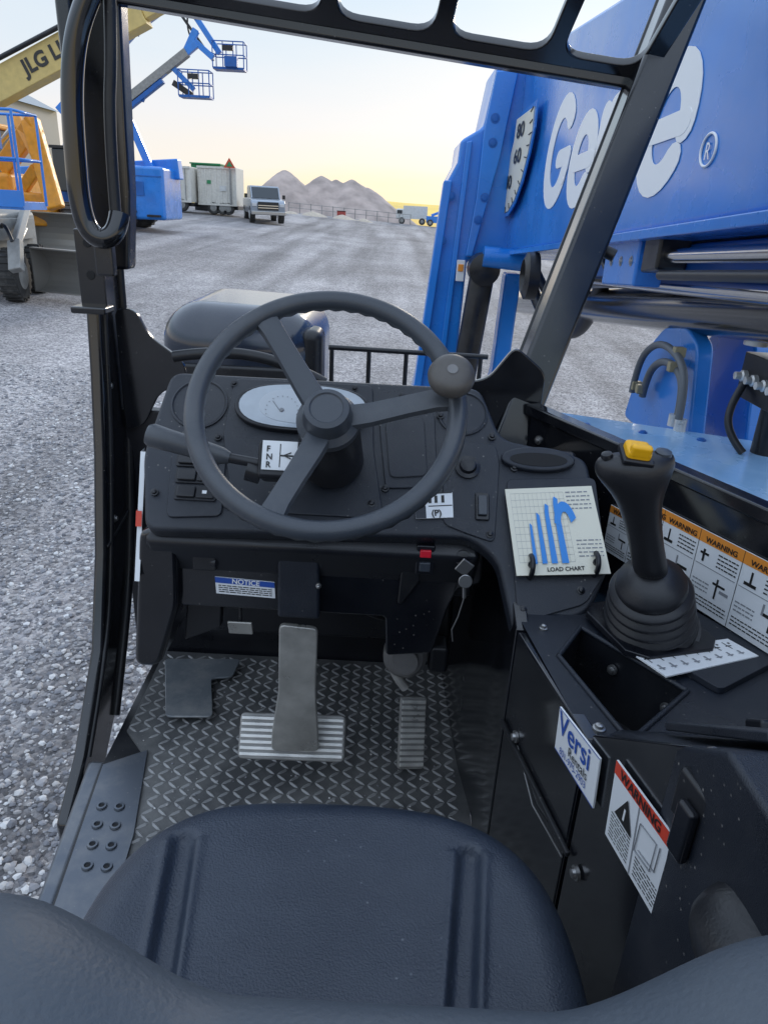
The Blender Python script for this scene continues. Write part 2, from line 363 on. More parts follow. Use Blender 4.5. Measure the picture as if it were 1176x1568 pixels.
# ------------------------------------------------------------ dashboard
da=grp('dashboard')
DO=V((0,1.0,1.943));DV=V((0,.725,.689));DN=V((0,-.689,.725));DU=V((1,0,0))
DF=(DO,DU,DV,DN)
def dp(x,Y,h=0): return V((x,Y,1.943+.95*(Y-1)))+DN*h
def S(Y): return (Y-1)/.725
outl=[(-.372,S(1.195)),(.152,S(1.195)),(.186,S(1.125)),(.325,S(1.105)),(.348,S(.97)),(.312,S(.915)),(.200,S(.885)),(.176,S(.972)),(.135,S(.995)),(-.366,S(.985)),(-.392,S(1.08))]
prism('fascia',outl,DF,-.035,0,PLA,da,bevel=.008,r=.022,seg=3)
def dpoly(name,pts,h0,h1,m,bev=.002,r=.012): return prism(name,[(x,S(Y)) for x,Y in pts],DF,h0,h1,m,da,bevel=bev,r=r)
dpoly('instrument_panel',[(-.262,1.188),(-.03,1.188),(-.022,1.10),(.0,1.012),(-.235,1.012),(-.268,1.11)],.0,.004,PLA)
dpoly('cover_panel',[(-.018,1.15),(.075,1.155),(.083,1.055),(.0,1.05)],.0,.0035,PLA)
dpoly('glove_cover',[(-.006,1.137),(.058,1.145),(.066,1.068),(.006,1.063)],.0036,.0065,PLA)
dpoly('switch_panel',[(-.345,1.09),(-.258,1.09),(-.25,1.005),(-.335,1.0)],.0,.004,PLA)
for i,Y in enumerate((1.073,1.052,1.031)):
    dpoly('rocker_bezel_%d'%i,[(-.334+i*.003,Y+.0095),(-.268+i*.003,Y+.0095),(-.268+i*.003,Y-.0095),(-.334+i*.003,Y-.0095)],.004,.0075,PLB,.001,.004)
    dpoly('rocker_switch_%d'%i,[(-.330+i*.003,Y+.007),(-.301+i*.003,Y+.007),(-.301+i*.003,Y-.007),(-.330+i*.003,Y-.007)],.0076,.0125,RUBB,.0025,.003)
    dpoly('rocker_switch_b_%d'%i,[(-.300+i*.003,Y+.007),(-.272+i*.003,Y+.007),(-.272+i*.003,Y-.007),(-.300+i*.003,Y-.007)],.0076,.0105,RUBB,.0025,.003)
    dpoly('rocker_icon_%d'%i,[(-.290+i*.003,Y+.002),(-.283+i*.003,Y+.002),(-.283+i*.003,Y-.002),(-.290+i*.003,Y-.002)],.0106,.0109,WHT,0,0)
dpoly('right_panel',[(.09,1.118),(.176,1.115),(.182,1.09),(.172,.99),(.128,1.0),(.092,1.01)],.0,.003,PLA)
dpoly('chart_panel',[(.192,1.07),(.335,1.078),(.342,.965),(.306,.925),(.205,.90)],.0,.003,PLA)
for nm,x,Y,r in(('air_vent',-.315,1.150,.047),('air_vent_2',.122,1.156,.042)):
    lathe(nm,dp(x,Y,0),DN,[(r,0),(r,.003),(r-.003,.004),(r-.005,.0015),(.002,.002)],PLA,da,40,sharp=20)
for x,Y in((-.275,1.105),(-.262,1.18),(-.34,1.10),(.02,1.175),(.0,1.05),(.085,1.15),(-.245,1.02),(-.02,1.03),(.17,1.125),(-.06,1.182),(.165,1.0),(.205,1.085),(.212,.915),(.30,.94),(-.36,1.03)):
    bolt(dp(x,Y,.003),DN,.0042,PLB,da)
cl=[]
for i in range(40):
    a=2*math.pi*i/40;cl.append((-.142+.112*math.cos(a),S(1.147)+.052*math.sin(a)*(1+.12*math.cos(2*a))))
prism('cluster_bezel',cl,DF,.002,.016,PLB,da,bevel=.004)
cl2=[(-.142+(x+.142)*.93,S(1.147)+(y-S(1.147))*.89) for x,y in cl]
prism('cluster_glass',cl2,DF,.016,.0175,GLS,da)
GL2=mat('gauge_face',(.50,.54,.58),.2)
cl3=[(-.135+(x+.142)*.70,S(1.147)+(y-S(1.147))*.72) for x,y in cl]
prism('cluster_face',cl3,DF,.0176,.0182,GL2,da)
for k in range(13):
    a=math.radians(200-k*18);q=dp(-.175,1.140,.0190)+DU*math.cos(a)*.026+DV*math.sin(a)*.026
    lathe('tick',q,DN,[(.0010,0),(.0010,.0003)],GREY,da,6)
q=dp(-.175,1.140,.0192);poly_tube('needle',[q-DU*.004,q-DU*.016+DV*.016],.0005,GREY,da)
lathe('needle_hub',dp(-.175,1.140,.0185),DN,[(.004,0),(.003,.002)],GREY,da,12)
for k in range(5): dpoly('warning_lamp_%d'%k,[(-.118+k*.016,1.133),(-.108+k*.016,1.133),(-.108+k*.016,1.127),(-.118+k*.016,1.127)],.0183,.0188,GREY,0,0)
lathe('horn_button',dp(.130,1.082,.003),DN,[(.02,0),(.02,.004),(.014,.006),(.012,.012),(.010,.013)],PLB,da,28)
dpoly('park_brake_bezel',[(.142,1.05),(.164,1.05),(.164,1.016),(.142,1.016)],.002,.007,PLB,.002,.004)
dpoly('park_brake_rocker',[(.146,1.045),(.160,1.045),(.160,1.021),(.146,1.021)],.007,.012,RUB,.002,.002)
cp=[(.243+.060*math.cos(2*math.pi*i/32),S(1.096)+.022*math.sin(2*math.pi*i/32)) for i in range(32)]
prism('cup_holder_lip',cp,DF,.0,.012,PLA,da,bevel=.006)
cp=[(.243+.046*math.cos(2*math.pi*i/32),S(1.094)+.012*math.sin(2*math.pi*i/32)) for i in range(32)]
prism('cup_holder_shade',cp,DF,.0122,.0128,DARK,da)  # dark disc on the lip, painted shade of the cup recess
prism('cowl',[(1.00,1.90),(1.175,2.085),(1.25,2.085),(1.31,2.02),(1.33,1.55),(1.29,1.55),(1.28,1.84),(1.05,1.80)],frame((-.375,0,0),(0,1,0),(0,0,1)),0,.53,PLB,da,bevel=.01)
prism('cowl_right',[(.95,1.84),(1.175,2.03),(1.32,1.98),(1.33,1.3),(1.2,1.3)],frame((.208,0,0),(0,1,0),(0,0,1)),0,.12,PLB,da,bevel=.01)
FXZ=frame((0,1.03,0),(1,0,0),(0,0,1))
prism('lower_panel',[(-.335,1.925),(-.335,1.77),(.011,1.768),(.016,1.69),(.095,1.70),(.115,1.79),(.13,1.83),(.165,1.84),(.165,1.925)],FXZ,-.03,0,BLK,da,bevel=.004,r=.008)
prism('left_leg',[(-.385,1.915),(-.325,1.925),(-.330,1.78),(-.37,1.655),(-.416,1.655)],FXZ,-.18,.02,BLK,da,bevel=.01,r=.02)
prism('left_leg_inner',[(-.33,1.77),(-.27,1.77),(-.275,1.71),(-.34,1.68)],FXZ,-.05,-.03,BLKM,da,bevel=.003)
def strip(nm,x0,y0,z0,x1,y1,z1,w,m): mesh(nm,[(x0,y0,z0),(x0+w,y0,z0),(x1+w,y1,z1),(x1,y1,z1),(x0,y0+.02,z0),(x1,y1+.02,z1)],[(3,2,1,0),(0,4,5,3)],m,da)
strip('side_decal',-.397,1.085,2.02,-.394,.998,1.83,.008,WHT)
strip('side_decal_red',-.3965,1.040,1.935,-.3960,1.030,1.912,.0095,REDP)
prism('column_cover',[(-.165,1.935),(-.100,1.935),(-.098,1.765),(-.168,1.765)],FXZ,0,.016,PLA,da,bevel=.005)
prism('switch_housing',[(.035,1.925),(.060,1.925),(.064,1.845),(.038,1.80),(.03,1.80)],FXZ,0,.01,BLKM,da,bevel=.003)
prism('flange',[(-.335,1.932),(.165,1.932),(.165,1.922),(-.335,1.922)],FXZ,0,.012,BLK,da,bevel=.003)
box('red_switch_body',(.069,1.018,1.890),(.030,.024,.052),PLB,da,bevel=.003)
box('red_switch_lens',(.069,1.004,1.903),(.018,.006,.013),mat('red_lens',(.7,.02,.04),.3),da,bevel=.002)
box('red_switch_lower',(.069,1.004,1.880),(.018,.007,.016),RUB,da,bevel=.002)
bolt((-.25,1.03,1.86),(0,-1,0),.004,STEEL,da);bolt((-.1,1.014,1.83),(0,-1,0),.003,STEEL,da);bolt((0,1.03,1.86),(0,-1,0),.003,STEEL,da)
cyl('latch',(-.30,1.03,1.86),(-.265,1.02,1.86),.008,PLB,da);box('latch_plate',(-.285,1.02,1.86),(.04,.01,.03),BLKM,da)
box('hanging_tag_rod',(-.237,1.05,1.75),(.006,.006,.05),BLKM,da)
box('small_bracket',(-.237,1.045,1.722),(.042,.004,.03),PEDM,da,rot=(.3,0,0))
tube('wiring_loom',[(-.31,1.1,1.74),(-.2,1.15,1.71),(-.05,1.15,1.74),(.05,1.2,1.70)],.012,RUBB,da)
tube('wiring_loom_b',[(-.08,1.12,1.76),(-.02,1.14,1.70),(.03,1.2,1.66)],.007,RUBB,da)
ig=grp('ignition_key')
lathe('barrel',(.128,1.03,1.898),(0,-1,0),[(.024,0),(.024,.005),(.019,.008),(.018,.014),(.008,.015)],SEN,ig,28)
lathe('lock',(.128,1.015,1.898),(0,-1,0),[(.013,0),(.013,.010),(.004,.011)],STEEL,ig,20)
box('key_head',(.130,.990,1.890),(.022,.004,.024),STEEL,ig,rot=(0,.6,0),bevel=.002)
lathe('key_ring',(.133,.985,1.868),(0,-1,.2),[(.010,0),(.011,.001),(.010,.002)],STEEL,ig,24)
cyl('key_blade',(.131,.988,1.872),(.134,.986,1.838),.0030,STEEL,ig)
poly_tube('key_cord',[(.134,.986,1.838),(.128,.99,1.80),(.120,.99,1.775),(.124,.995,1.75)],.0012,STEEL,ig)
text('key_mark','o  I',(.108,1.028,1.925),(1,0,0),(0,0,1),.012,WHT,ig)
decal('notice_label',[(-.272,1.029,1.829),(-.174,1.029,1.824),(-.173,1.029,1.794),(-.271,1.029,1.798)],WHT,[(0,0,1,.34,NAVY)]+lines(.05,.45,.95,.95,4,INK),[('NOTICE',.28,.29,.0125,WHT,.0003)])
decal('brake_label',[dp(.046,1.044,.003),dp(.106,1.049,.003),dp(.108,1.018,.003),dp(.050,1.014,.003)],WHT,
   [(.35,.5,.98,.54,INK),(.02,.0,.98,.03,INK),(.05,.1,.13,.4,INK),(.2,.1,.28,.4,INK),(.36,.1,.44,.4,INK),(.52,.1,.6,.4,INK),(.7,.1,.78,.4,INK),(.0,.5,.28,1,PLA)],[('(P)',.42,.92,.014,INK,.0004)])
lc=grp('load_chart_card')
cc=[dp(.188,1.054,.010),dp(.325,1.064,.010),dp(.343,.958,.014),dp(.202,.950,.014)]
its=[]
for i in range(13): its.append((.05+i*.05,.06,.0515+i*.05,.86,GREY))
for i in range(11): its.append((.05,.06+i*.08,.65,.0625+i*.08,GREY))
its+=lines(.68,.06,.95,.30,5,GREY,.3)+lines(.70,.62,.97,.84,5,GREY,.3)
decal('load_chart_card',cc,CREAM,its,[('LOAD CHART',.33,.965,.009,INK,.0002)],par=lc)
TL,TR,BR,BL=cc
def CPt(a,b): return (TL*(1-a)+TR*a)*(1-b)+(BL*(1-a)+BR*a)*b
for k,(ax_,ht,wd) in enumerate(((.20,.42,.04),(.29,.30,.055),(.39,.20,.065),(.50,.12,.075))):
    vs=[];n=16
    for i in range(n+1):
        t=i/n
        a=ax_+.02*t+(.05*max(0,t-.6) if k>1 else 0);bb=.88-(.88-ht)*math.sin(min(1,t*1.08)*math.pi/2)
        vs+=[CPt(a,bb)+DN*(.0035+.0001*k),CPt(a+wd*(1-.5*t),bb+.03*t)+DN*(.0035+.0001*k)]
    mesh('reach_band_%d'%k,vs,[(2*i,2*i+1,2*i+3,2*i+2) for i in range(n)],CYB,lc)
vs=[]
for i in range(13):
    t=i/12;a=math.radians(170-150*t);vs+=[CPt(.62+.13*math.cos(a),.48-.30*math.sin(a))+DN*.0041,CPt(.62+.06*math.cos(a),.50-.20*math.sin(a))+DN*.0041]
mesh('reach_band_4',vs,[(2*i,2*i+2,2*i+3,2*i+1) for i in range(12)],CYB,lc)
for x,Y in((.224,.963),(.322,.970)):
    cyl('clip_post',dp(x,Y,.0),dp(x,Y,.02),.005,PLB,lc)
    tube('clip_hook',[dp(x,Y-.012,.0),dp(x,Y-.012,.025),dp(x,Y+.004,.03),dp(x,Y+.010,.018)],.004,PLB,lc)

# ------------------------------------------------------------ steering wheel
sw=grp('steering_wheel')
WC=V((-.086,.95,2.144));WU=V((1,0,0));WV=V((0,.7071,.7071));WN=V((0,-.7071,.7071))
def wp(r,a,h=0): a=math.radians(a);return WC+WU*r*math.cos(a)+WV*r*math.sin(a)+WN*h
vs=[];fs=[];M1,M2=96,20
for i in range(M1):
    a=360*i/M1
    for j in range(M2):
        b_=2*math.pi*j/M2
        rr=.0145 + (.0012*math.cos(48*math.radians(a)) if math.sin(b_)<-.2 else 0)
        vs.append(wp(.1800+rr*math.cos(b_)*.95,a,rr*math.sin(b_)))
for i in range(M1):
    for j in range(M2): fs.append((i*M2+j,((i+1)%M1)*M2+j,((i+1)%M1)*M2+(j+1)%M2,i*M2+(j+1)%M2))
mesh('rim',vs,fs,RUB,sw,True)
for k,a in enumerate((9,125,250)):
    vs=[];fs=[]
    prof=[(.02,.020,-.030),(.06,.0185,-.026),(.11,.017,-.012),(.15,.017,-.002),(.172,.019,.0)]
    d=V((math.cos(math.radians(a)),math.sin(math.radians(a))));q=V((-d.y,d.x))
    for r,w,h in prof:
        for sx,hh in((-w,h-.004),(-w*.85,h+.004),(-w*.45,h+.006),(w*.45,h+.006),(w*.85,h+.004),(w,h-.004),(w*.6,h-.010),(-w*.6,h-.010)):
            p=d*r+q*sx;vs.append(WC+WU*p.x+WV*p.y+WN*hh)
    for i in range(len(prof)-1):
        for j in range(8): fs.append((i*8+j,i*8+(j+1)%8,(i+1)*8+(j+1)%8,(i+1)*8+j))
    o=mesh('spoke_%d'%(k+1),vs,[tuple(reversed(f)) for f in fs],RUB,sw,True)
    o.data.set_sharp_from_angle(angle=math.radians(40))
lathe('hub',WC-WN*.045,WN,[(.045,0),(.045,.012),(.036,.02),(.034,.035),(.031,.044),(.024,.047),(.022,.045),(.004,.046)],RUB,sw,40)
lathe('column',WC-WN*.16,WN,[(.05,0),(.048,.03),(.046,.08),(.036,.10),(.036,.118)],RUBB,sw,32)
lathe('spinner_stem',wp(.170,12,.012),WN,[(.016,0),(.013,.012),(.016,.018)],RUBB,sw,20)
lathe('spinner_knob',wp(.170,12,.024),WN,[(.014,0),(.026,.003),(.031,.011),(.032,.018),(.029,.026),(.022,.031),(.010,.033)],mat('knob_rubber',(.06,.054,.05),.45,grime=.2),sw,32,sharp=80)
lathe('spinner_screw',wp(.170,12,.0565),WN,[(.008,0),(.007,.002),(.004,.0015)],SEN,sw,16)
sh=grp('direction_lever')
box('housing',(-.150,.985,2.050),(.070,.05,.055),PLB,sh,rot=(-.5,0,0),bevel=.006)
dn2=V((0,-.88,.48));o2=V((-.152,.985,2.054))+dn2*.026
fu=V((1,0,0));fv=V((0,.48,.88))
decal('lever_label',[o2-fu*.026+fv*.022,o2+fu*.024+fv*.022,o2+fu*.024-fv*.02,o2-fu*.026-fv*.02],WHT,[(.5,.1,.53,.9,INK),(.5,.47,.9,.53,INK)],[('F',.12,.38,.012,INK,.0003),('N',.12,.65,.012,INK,.0003),('R',.12,.92,.012,INK,.0003),('<',.6,.68,.022,INK,0)],par=sh)
cyl('arm',(-.18,.985,2.045),(-.25,.985,2.055),.0075,PLB,sh)
lathe('grip',(-.23,.985,2.052),(-.11,0,.028),[(.009,0),(.013,.012),(.015,.04),(.0165,.09),(.018,.115),(.014,.122),(.009,.123)],RUB,sh,24)
lathe('grip_cap',(-.346,.985,2.0815),(-.11,0,.028),[(.010,0),(.009,.003),(.004,.004)],PLB,sh,20)
cyl('collar',(-.185,.985,2.03),(-.205,.985,2.035),.016,PLB,sh)

# ------------------------------------------------------------ side console
co=grp('side_console')
zt=1.86
def wall(name,pts,m,par,th=.02):
    vs=[];fs=[]
    for x,y,a,b_ in pts: vs+=[(x,y,b_),(x,y,a),(x+th,y,a),(x+th,y,b_)]
    for i in range(len(pts)-1):
        for j in range(4): fs.append((i*4+j,i*4+(j+1)%4,(i+1)*4+(j+1)%4,(i+1)*4+j))
    fs+=[(3,2,1,0),tuple((len(pts)-1)*4+j for j in range(4))]
    return mesh(name,vs,fs,m,par,bevel=.003)
wall('front_side_panel',[(.168,1.56,1.85,1.3),(.185,1.2,1.85,1.3),(.203,1.06,1.93,1.3),(.199,.975,1.885,1.3),(.197,.872,zt-.004,1.3)],BLK,co)
wall('mid_side_panel',[(.198,.866,zt-.004,1.3),(.2405,.64,zt+.001,1.3)],BLK,co)
wall('rear_side_panel',[(.243,.632,1.875,1.3),(.262,.53,1.955,1.3),(.2795,.435,2.03,1.3),(.305,.30,2.05,1.3),(.35,.05,2.05,1.3)],BLK,co)
FZ=frame((0,0,zt),(1,0,0),(0,1,0))
B=[(.243,.803),(.290,.878),(.392,.740),(.290,.640)]
def q3(p,h=0): return (p[0],p[1],zt+h)
mesh('top_deck',[q3(p) for p in [(.200,.93),(.40,.95),(.53,.82),(.60,.60),(.2435,.628)]+B],
     [(0,4,8,5),(0,5,6,1),(1,6,7,2),(2,7,3),(3,7,8,4)],PLA,co)
mesh('bin_walls',[q3(p) for p in B]+[q3(((p[0]-.31)*.9+.31,(p[1]-.76)*.9+.76),-.10) for p in B],
     [(0,1,5,4),(1,2,6,5),(2,3,7,6),(3,0,4,7),(4,5,6,7)],BLKM,co)
for i in range(4):
    a,b_=B[i],B[(i+1)%4];poly_tube('bin_rim_%d'%i,[q3(a,.001),q3(b_,.001)],.0035,PLA,co)
bolt((.325,.822,zt-.03),(-.7,-.5,0),.005,STEEL,co);bolt((.375,.75,zt-.035),(-.7,-.5,0),.005,STEEL,co);bolt((.26,.66,zt+.001),(0,0,1),.005,STEEL,co);bolt((.235,.87,zt+.001),(0,0,1),.004,STEEL,co)
prism('joystick_plate',[(.318,.893),(.47,.93),(.54,.81),(.43,.735)],FZ,.0005,.010,PLA,co,bevel=.003,r=.01)
prism('rear_box',[(.655,1.86),(.63,1.885),(.53,1.955),(.43,2.035),(.05,2.05),(.05,1.3),(.6,1.3)],frame((.268,0,0),(0,1,0),(0,0,1)),0,.5,PLA,co,bevel=.006)
prism('rear_box_lid',[(.60,1.912),(.44,2.035),(.445,2.042),(.605,1.919)],frame((.305,0,0),(0,1,0),(0,0,1)),0,.44,PLA,co,bevel=.002)
for i in range(3):
    box('switch_%d'%i,(.40+.045*i,.585,1.932),(.03,.035,.02),PLB,co,rot=(-.65,0,0),bevel=.004)
lathe('knob',(.50,.62,1.93),(0,.3,1),[(.035,0),(.038,.02),(.034,.05),(.02,.058)],PLB,co,28)
box('seam_strip',(.2165,.745,1.70),(.006,.25,.008),BLKM,co,rot=(-.02,0,.19),bevel=.002)
bolt((.205,.815,1.712),(-1,-.19,0),.006,STEEL,co);bolt((.2445,.60,1.70),(-1,-.19,0),.006,STEEL,co);bolt((.2755,.455,2.005),(-1,-.19,0),.006,STEEL,co)
poly_tube('cable_tie',[(.209,.81,1.70),(.2205,.73,1.67),(.236,.63,1.69)],.0012,STEEL,co)
box('latch_body',(.272,.45,1.955),(.014,.05,.05),BLKM,co,rot=(0,0,.19),bevel=.004)
box('latch_handle',(.262,.445,1.935),(.010,.022,.055),PLB,co,rot=(0,0,.19),bevel=.004)
def tw(y,z,off=.004): return V((.362-.19*y-off,y,z))
decal('rental_label',[tw(.700,1.858),tw(.598,1.872),tw(.592,1.808),tw(.695,1.800)],WHT,[(0,0,1,.02,NAVY),(0,.98,1,1,NAVY)],
   [('Versi',.05,.50,.040,NAVY,.0004),('Rentals',.34,.73,.017,INK,0),('801-975-2903',.14,.93,.0125,NAVY,0)])
wl=decal('warning_label',[tw(.569,1.897),tw(.470,1.905),tw(.461,1.808),tw(.561,1.805)],WHT,[(0,0,1,.16,REDP),(.49,.16,.51,1,GREY)]+lines(.06,.62,.44,.96,8,INK,.35)+lines(.56,.70,.95,.96,6,INK,.35),[('WARNING',.12,.135,.0155,INK,.0003)])
a=tw(.552,1.845,.0065)
nn=V((-1,-.19,0)).normalized();uu=V((.19,-1,0)).normalized()
mesh('hazard_triangle',[a,a+uu*.034,a+uu*.017+V((0,0,.032))],[(0,1,2)],INK,wl)
a2=a+uu*.0155+nn*.0006+V((0,0,.006));mesh('hazard_mark',[a2,a2+uu*.003,a2+uu*.003+V((0,0,.014)),a2+V((0,0,.014))],[(0,1,2,3)],WHT,wl)
a3=tw(.51,1.84,.0065);poly_tube('manual_icon',[a3,a3+uu*.028+V((0,0,.004)),a3+uu*.028+V((0,0,.038)),a3+V((0,0,.034)),a3],.0006,GREY,wl)
poly_tube('manual_icon_page',[a3+uu*.006+V((0,0,.006)),a3+uu*.034+V((0,0,.010)),a3+uu*.034+V((0,0,.040))],.0006,GREY,wl)
def ct(x,y,h=.0105): return V((x,y,zt+h))
L0=[ct(.337,.806),ct(.487,.851),ct(.512,.812),ct(.368,.754)]
its=[]
for i in range(8):
    its+=[(.04+i*.12,.15,.05+i*.12,.50,INK),(.02+i*.12,.33,.08+i*.12,.37,INK),(.05+i*.12,.6,.07+i*.12,.80,GREY),(.03+i*.12,.72,.09+i*.12,.76,GREY),(.08+i*.12,.2,.10+i*.12,.26,INK)]
decal('joystick_function_label',L0,WHT,its)

# ------------------------------------------------------------ joystick
jo=grp('control_joystick')
J0=V((.384,.872,zt+.010));J1=V((.345,.815,2.0));J2=V((.286,.772,2.128))
ax1=(J1-J0);Lj=ax1.length
prof=[(.068,0),(.068,.006)]
nb=5
for i in range(nb):
    t0=i/nb;r=.064-.012*t0;h=.008+i*(Lj*.60/nb);st=Lj*.60/nb
    prof+=[(r-.011,h+st*.05),(r-.002,h+st*.25),(r,h+st*.45),(r-.002,h+st*.65),(r-.011,h+st*.9)]
prof+=[(.044,Lj*.64),(.046,Lj*.68),(.044,Lj*.74),(.03,Lj*.80),(.022,Lj*.86)]
lathe('bellows',J0,ax1,prof,RUBB,jo,36,sharp=60)
prism('base_flange',[(-.072,-.05),(-.05,-.072),(.05,-.072),(.072,-.05),(.072,.05),(.05,.072),(-.05,.072),(-.072,.05)],frame(J0,(1,.3,0),(0,1,0)),-.004,.006,PLB,jo,bevel=.002)
def loft(name,secs,m,par,seg=24):
    vs=[];fs=[]
    for c,u,v in secs:
        for i in range(seg):
            a=2*math.pi*i/seg;vs.append(V(c)+V(u)*math.cos(a)+V(v)*math.sin(a))
    for j in range(len(secs)-1):
        for i in range(seg): i2=(i+1)%seg;fs.append((j*seg+i,j*seg+i2,(j+1)*seg+i2,(j+1)*seg+i))
    fs.append(tuple(reversed(range(seg))));fs.append(tuple(range((len(secs)-1)*seg,len(secs)*seg)))
    o=mesh(name,vs,fs,m,par,True);s=o.modifiers.new('s','SUBSURF');s.levels=1;s.render_levels=1;return o
base=J0+ax1*.80
S_=[]
pts=[(base,.020,.020),(base.lerp(J2,.12),.022,.022),(base.lerp(J2,.35),.020,.023),(base.lerp(J2,.6),.0215,.025),(base.lerp(J2,.8),.025,.028),(base.lerp(J2,.93),.034,.029),(J2+V((-.002,0,.004)),.042,.028),(J2+V((-.004,0,.016)),.046,.027),(J2+V((-.004,.002,.027)),.043,.023),(J2+V((-.004,.003,.031)),.032,.014)]
for c,a,b_ in pts: S_.append((c,(a,0,0.12*a),(0,b_,-.15*b_)))
loft('grip',S_,RUBB,jo)
box('yellow_rocker',J2+V((-.008,-.012,.037)),(.028,.026,.014),YEL,jo,rot=(.35,.1,0),bevel=.005,seg=3)
box('yellow_rocker_tip',J2+V((-.008,-.022,.040)),(.024,.010,.016),YEL,jo,rot=(.35,.1,0),bevel=.004,seg=3)
box('rocker_well',J2+V((-.008,-.010,.031)),(.036,.034,.008),PLB,jo,rot=(.35,.1,0),bevel=.003)
lathe('button',J2+V((.024,-.004,.030)),(0,-.2,1),[(.010,0),(.009,.006),(.005,.007)],RUB,jo,18)
lathe('button_2',J2+V((-.038,-.004,.026)),(-.3,-.2,1),[(.007,0),(.006,.004),(.003,.005)],PLB,jo,18)

# ------------------------------------------------------------ right cab wall and labels
cw=grp('cab_side_wall')
def wx(y): return .9139-.4674*y
WA=V((wx(1.36),1.36,0));WB=V((wx(.25),.25,0));wd=(WB-WA).normalized();wn=V((-wd.y,wd.x,0))
if wn.x>0: wn=-wn
def wq(y,z,off=0): return V((wx(y),y,z))+wn*off
BF=[(0,1,2,3),(7,6,5,4),(0,4,5,1),(3,2,6,7),(0,3,7,4),(1,5,6,2)]
mesh('panel',[wq(1.36,1.3),wq(.1,1.3),wq(.1,2.055),wq(1.36,2.055),wq(1.36,1.3,-.02),wq(.1,1.3,-.02),wq(.1,2.055,-.02),wq(1.36,2.055,-.02)],BF,BLK,cw)
mesh('top_rail',[wq(1.37,2.04,.008),wq(.1,2.04,.008),wq(.1,2.062,.008),wq(1.37,2.062,.008),wq(1.37,2.04,-.022),wq(.1,2.04,-.022),wq(.1,2.062,-.022),wq(1.37,2.062,-.022)],BF,BLK,cw,bevel=.004)
bolt(wq(1.33,2.0,.001),wn,.006,STEEL,cw)
edges=[1.125,1.075,1.020,.955,.885,.81,.73]
for k in range(6):
    y0,y1=edges[k],edges[k+1]
    top=1.955 if k==0 else 1.993
    items=[(0,0,1,.15,ORG),(0,0,.012,1,INK),(.04,.42,.96,.43,GREY)]+lines(.5,.2,.95,.40,4,INK,.35)+lines(.06,.82,.95,.96,3,INK,.35)+lines(.06,.62,.45,.78,3,GREY,.35)
    if k%2: items+=[(.16,.22,.21,.38,INK),(.10,.26,.30,.29,INK),(.60,.50,.64,.76,INK),(.52,.56,.80,.59,INK),(.70,.62,.90,.66,GREY)]
    else: items+=[(.12,.34,.36,.38,INK),(.22,.20,.26,.34,INK),(.56,.48,.60,.62,GREY),(.60,.58,.88,.62,INK),(.74,.64,.78,.78,INK)]
    decal('warning_decal',[wq(y0,top,.003),wq(y1,top,.003),wq(y1,1.872,.003),wq(y0,1.872,.003)],WHT,items,[('WARNING',.16,.125,.0115,INK,.0003)])

# ------------------------------------------------------------ cab frame
cf=grp('cab_frame')
FX=frame((-.632,0,0),(0,1,0),(0,0,1))
prism('left_post',[(1.50,3.0),(1.50,2.30),(1.47,2.05),(1.44,1.88),(1.385,1.67),(1.31,1.47),(1.17,1.30),(1.06,1.22),(1.06,1.12),(1.22,1.17),(1.40,1.33),(1.50,1.50),(1.56,1.67),(1.60,1.88),(1.62,2.10),(1.64,2.30),(1.64,3.0)],FX,.0,.028,BLK,cf,bevel=.010,seg=3)
tube('left_post_seal',[(-.602,1.62,2.9),(-.602,1.62,2.2),(-.602,1.60,2.0),(-.602,1.575,1.85),(-.602,1.535,1.67),(-.602,1.47,1.49),(-.602,1.33,1.28)],.010,BLKM,cf)
tube('left_post_bead',[(-.603,1.53,2.3),(-.603,1.50,2.05),(-.603,1.47,1.88),(-.603,1.415,1.67),(-.603,1.34,1.47),(-.603,1.18,1.29)],.006,BLKM,cf)
prism('left_post_upper',[(-.602,3.0),(-.538,3.0),(-.56,2.4),(-.575,2.25),(-.63,2.25),(-.62,2.4)],frame((0,1.60,0),(1,0,0),(0,0,1)),-.05,.0,BLK,cf,bevel=.008)
for p in((-.602,1.50,2.02),(-.602,1.45,1.73)): bolt(p,(1,0,0),.006,STEEL,cf)
box('post_joint',(-.603,1.47,1.70),(.006,.15,.006),BLKM,cf,rot=(.2,0,0))
box('hinge_plate',(-.603,1.47,2.26),(.052,.01,.15),BLK,cf,bevel=.003)
box('hinge_tab',(-.605,1.46,2.185),(.07,.05,.014),BLK,cf)
for z in(2.31,2.25): lathe('hinge_hole_shade',(-.603,1.4645,z),(0,-1,0),[(.009,0),(.008,.001)],DARK,cf,16)
prism('left_gusset',[(-.60,2.175),(-.555,2.175),(-.53,2.12),(-.46,2.07),(-.45,2.03),(-.52,1.99),(-.555,1.92),(-.60,1.90)],frame((0,1.56,0),(1,0,0),(0,0,1)),-.012,.0,BLK,cf,bevel=.003,r=.02)
P0=V((.252,1.40,2.00));P1=V((.575,1.665,3.0));d=(P1-P0).normalized();u=d.cross(V((0,1,0))).normalized();w=d.cross(u)
vs=[]
for P in(P0-d*.08,P1):
    for a,b_ in((-.036,-.035),(.036,-.035),(.036,.035),(-.036,.035)): vs.append(P+u*a+w*b_)
mesh('right_post',vs,[(0,1,2,3),(7,6,5,4),(0,4,5,1),(1,5,6,2),(2,6,7,3),(3,7,4,0)],BLK,cf,bevel=.008,seg=3)
for s_ in(-1,1): tube('right_post_seal',[P0+u*.033*s_-w*.033,P0.lerp(P1,.5)+u*.033*s_-w*.033,P1+u*.033*s_-w*.033],.006,BLKM,cf)
for t in(.12,.35,.6,.8): bolt(P0.lerp(P1,t)-w*.035,-w,.005,BLKM,cf)
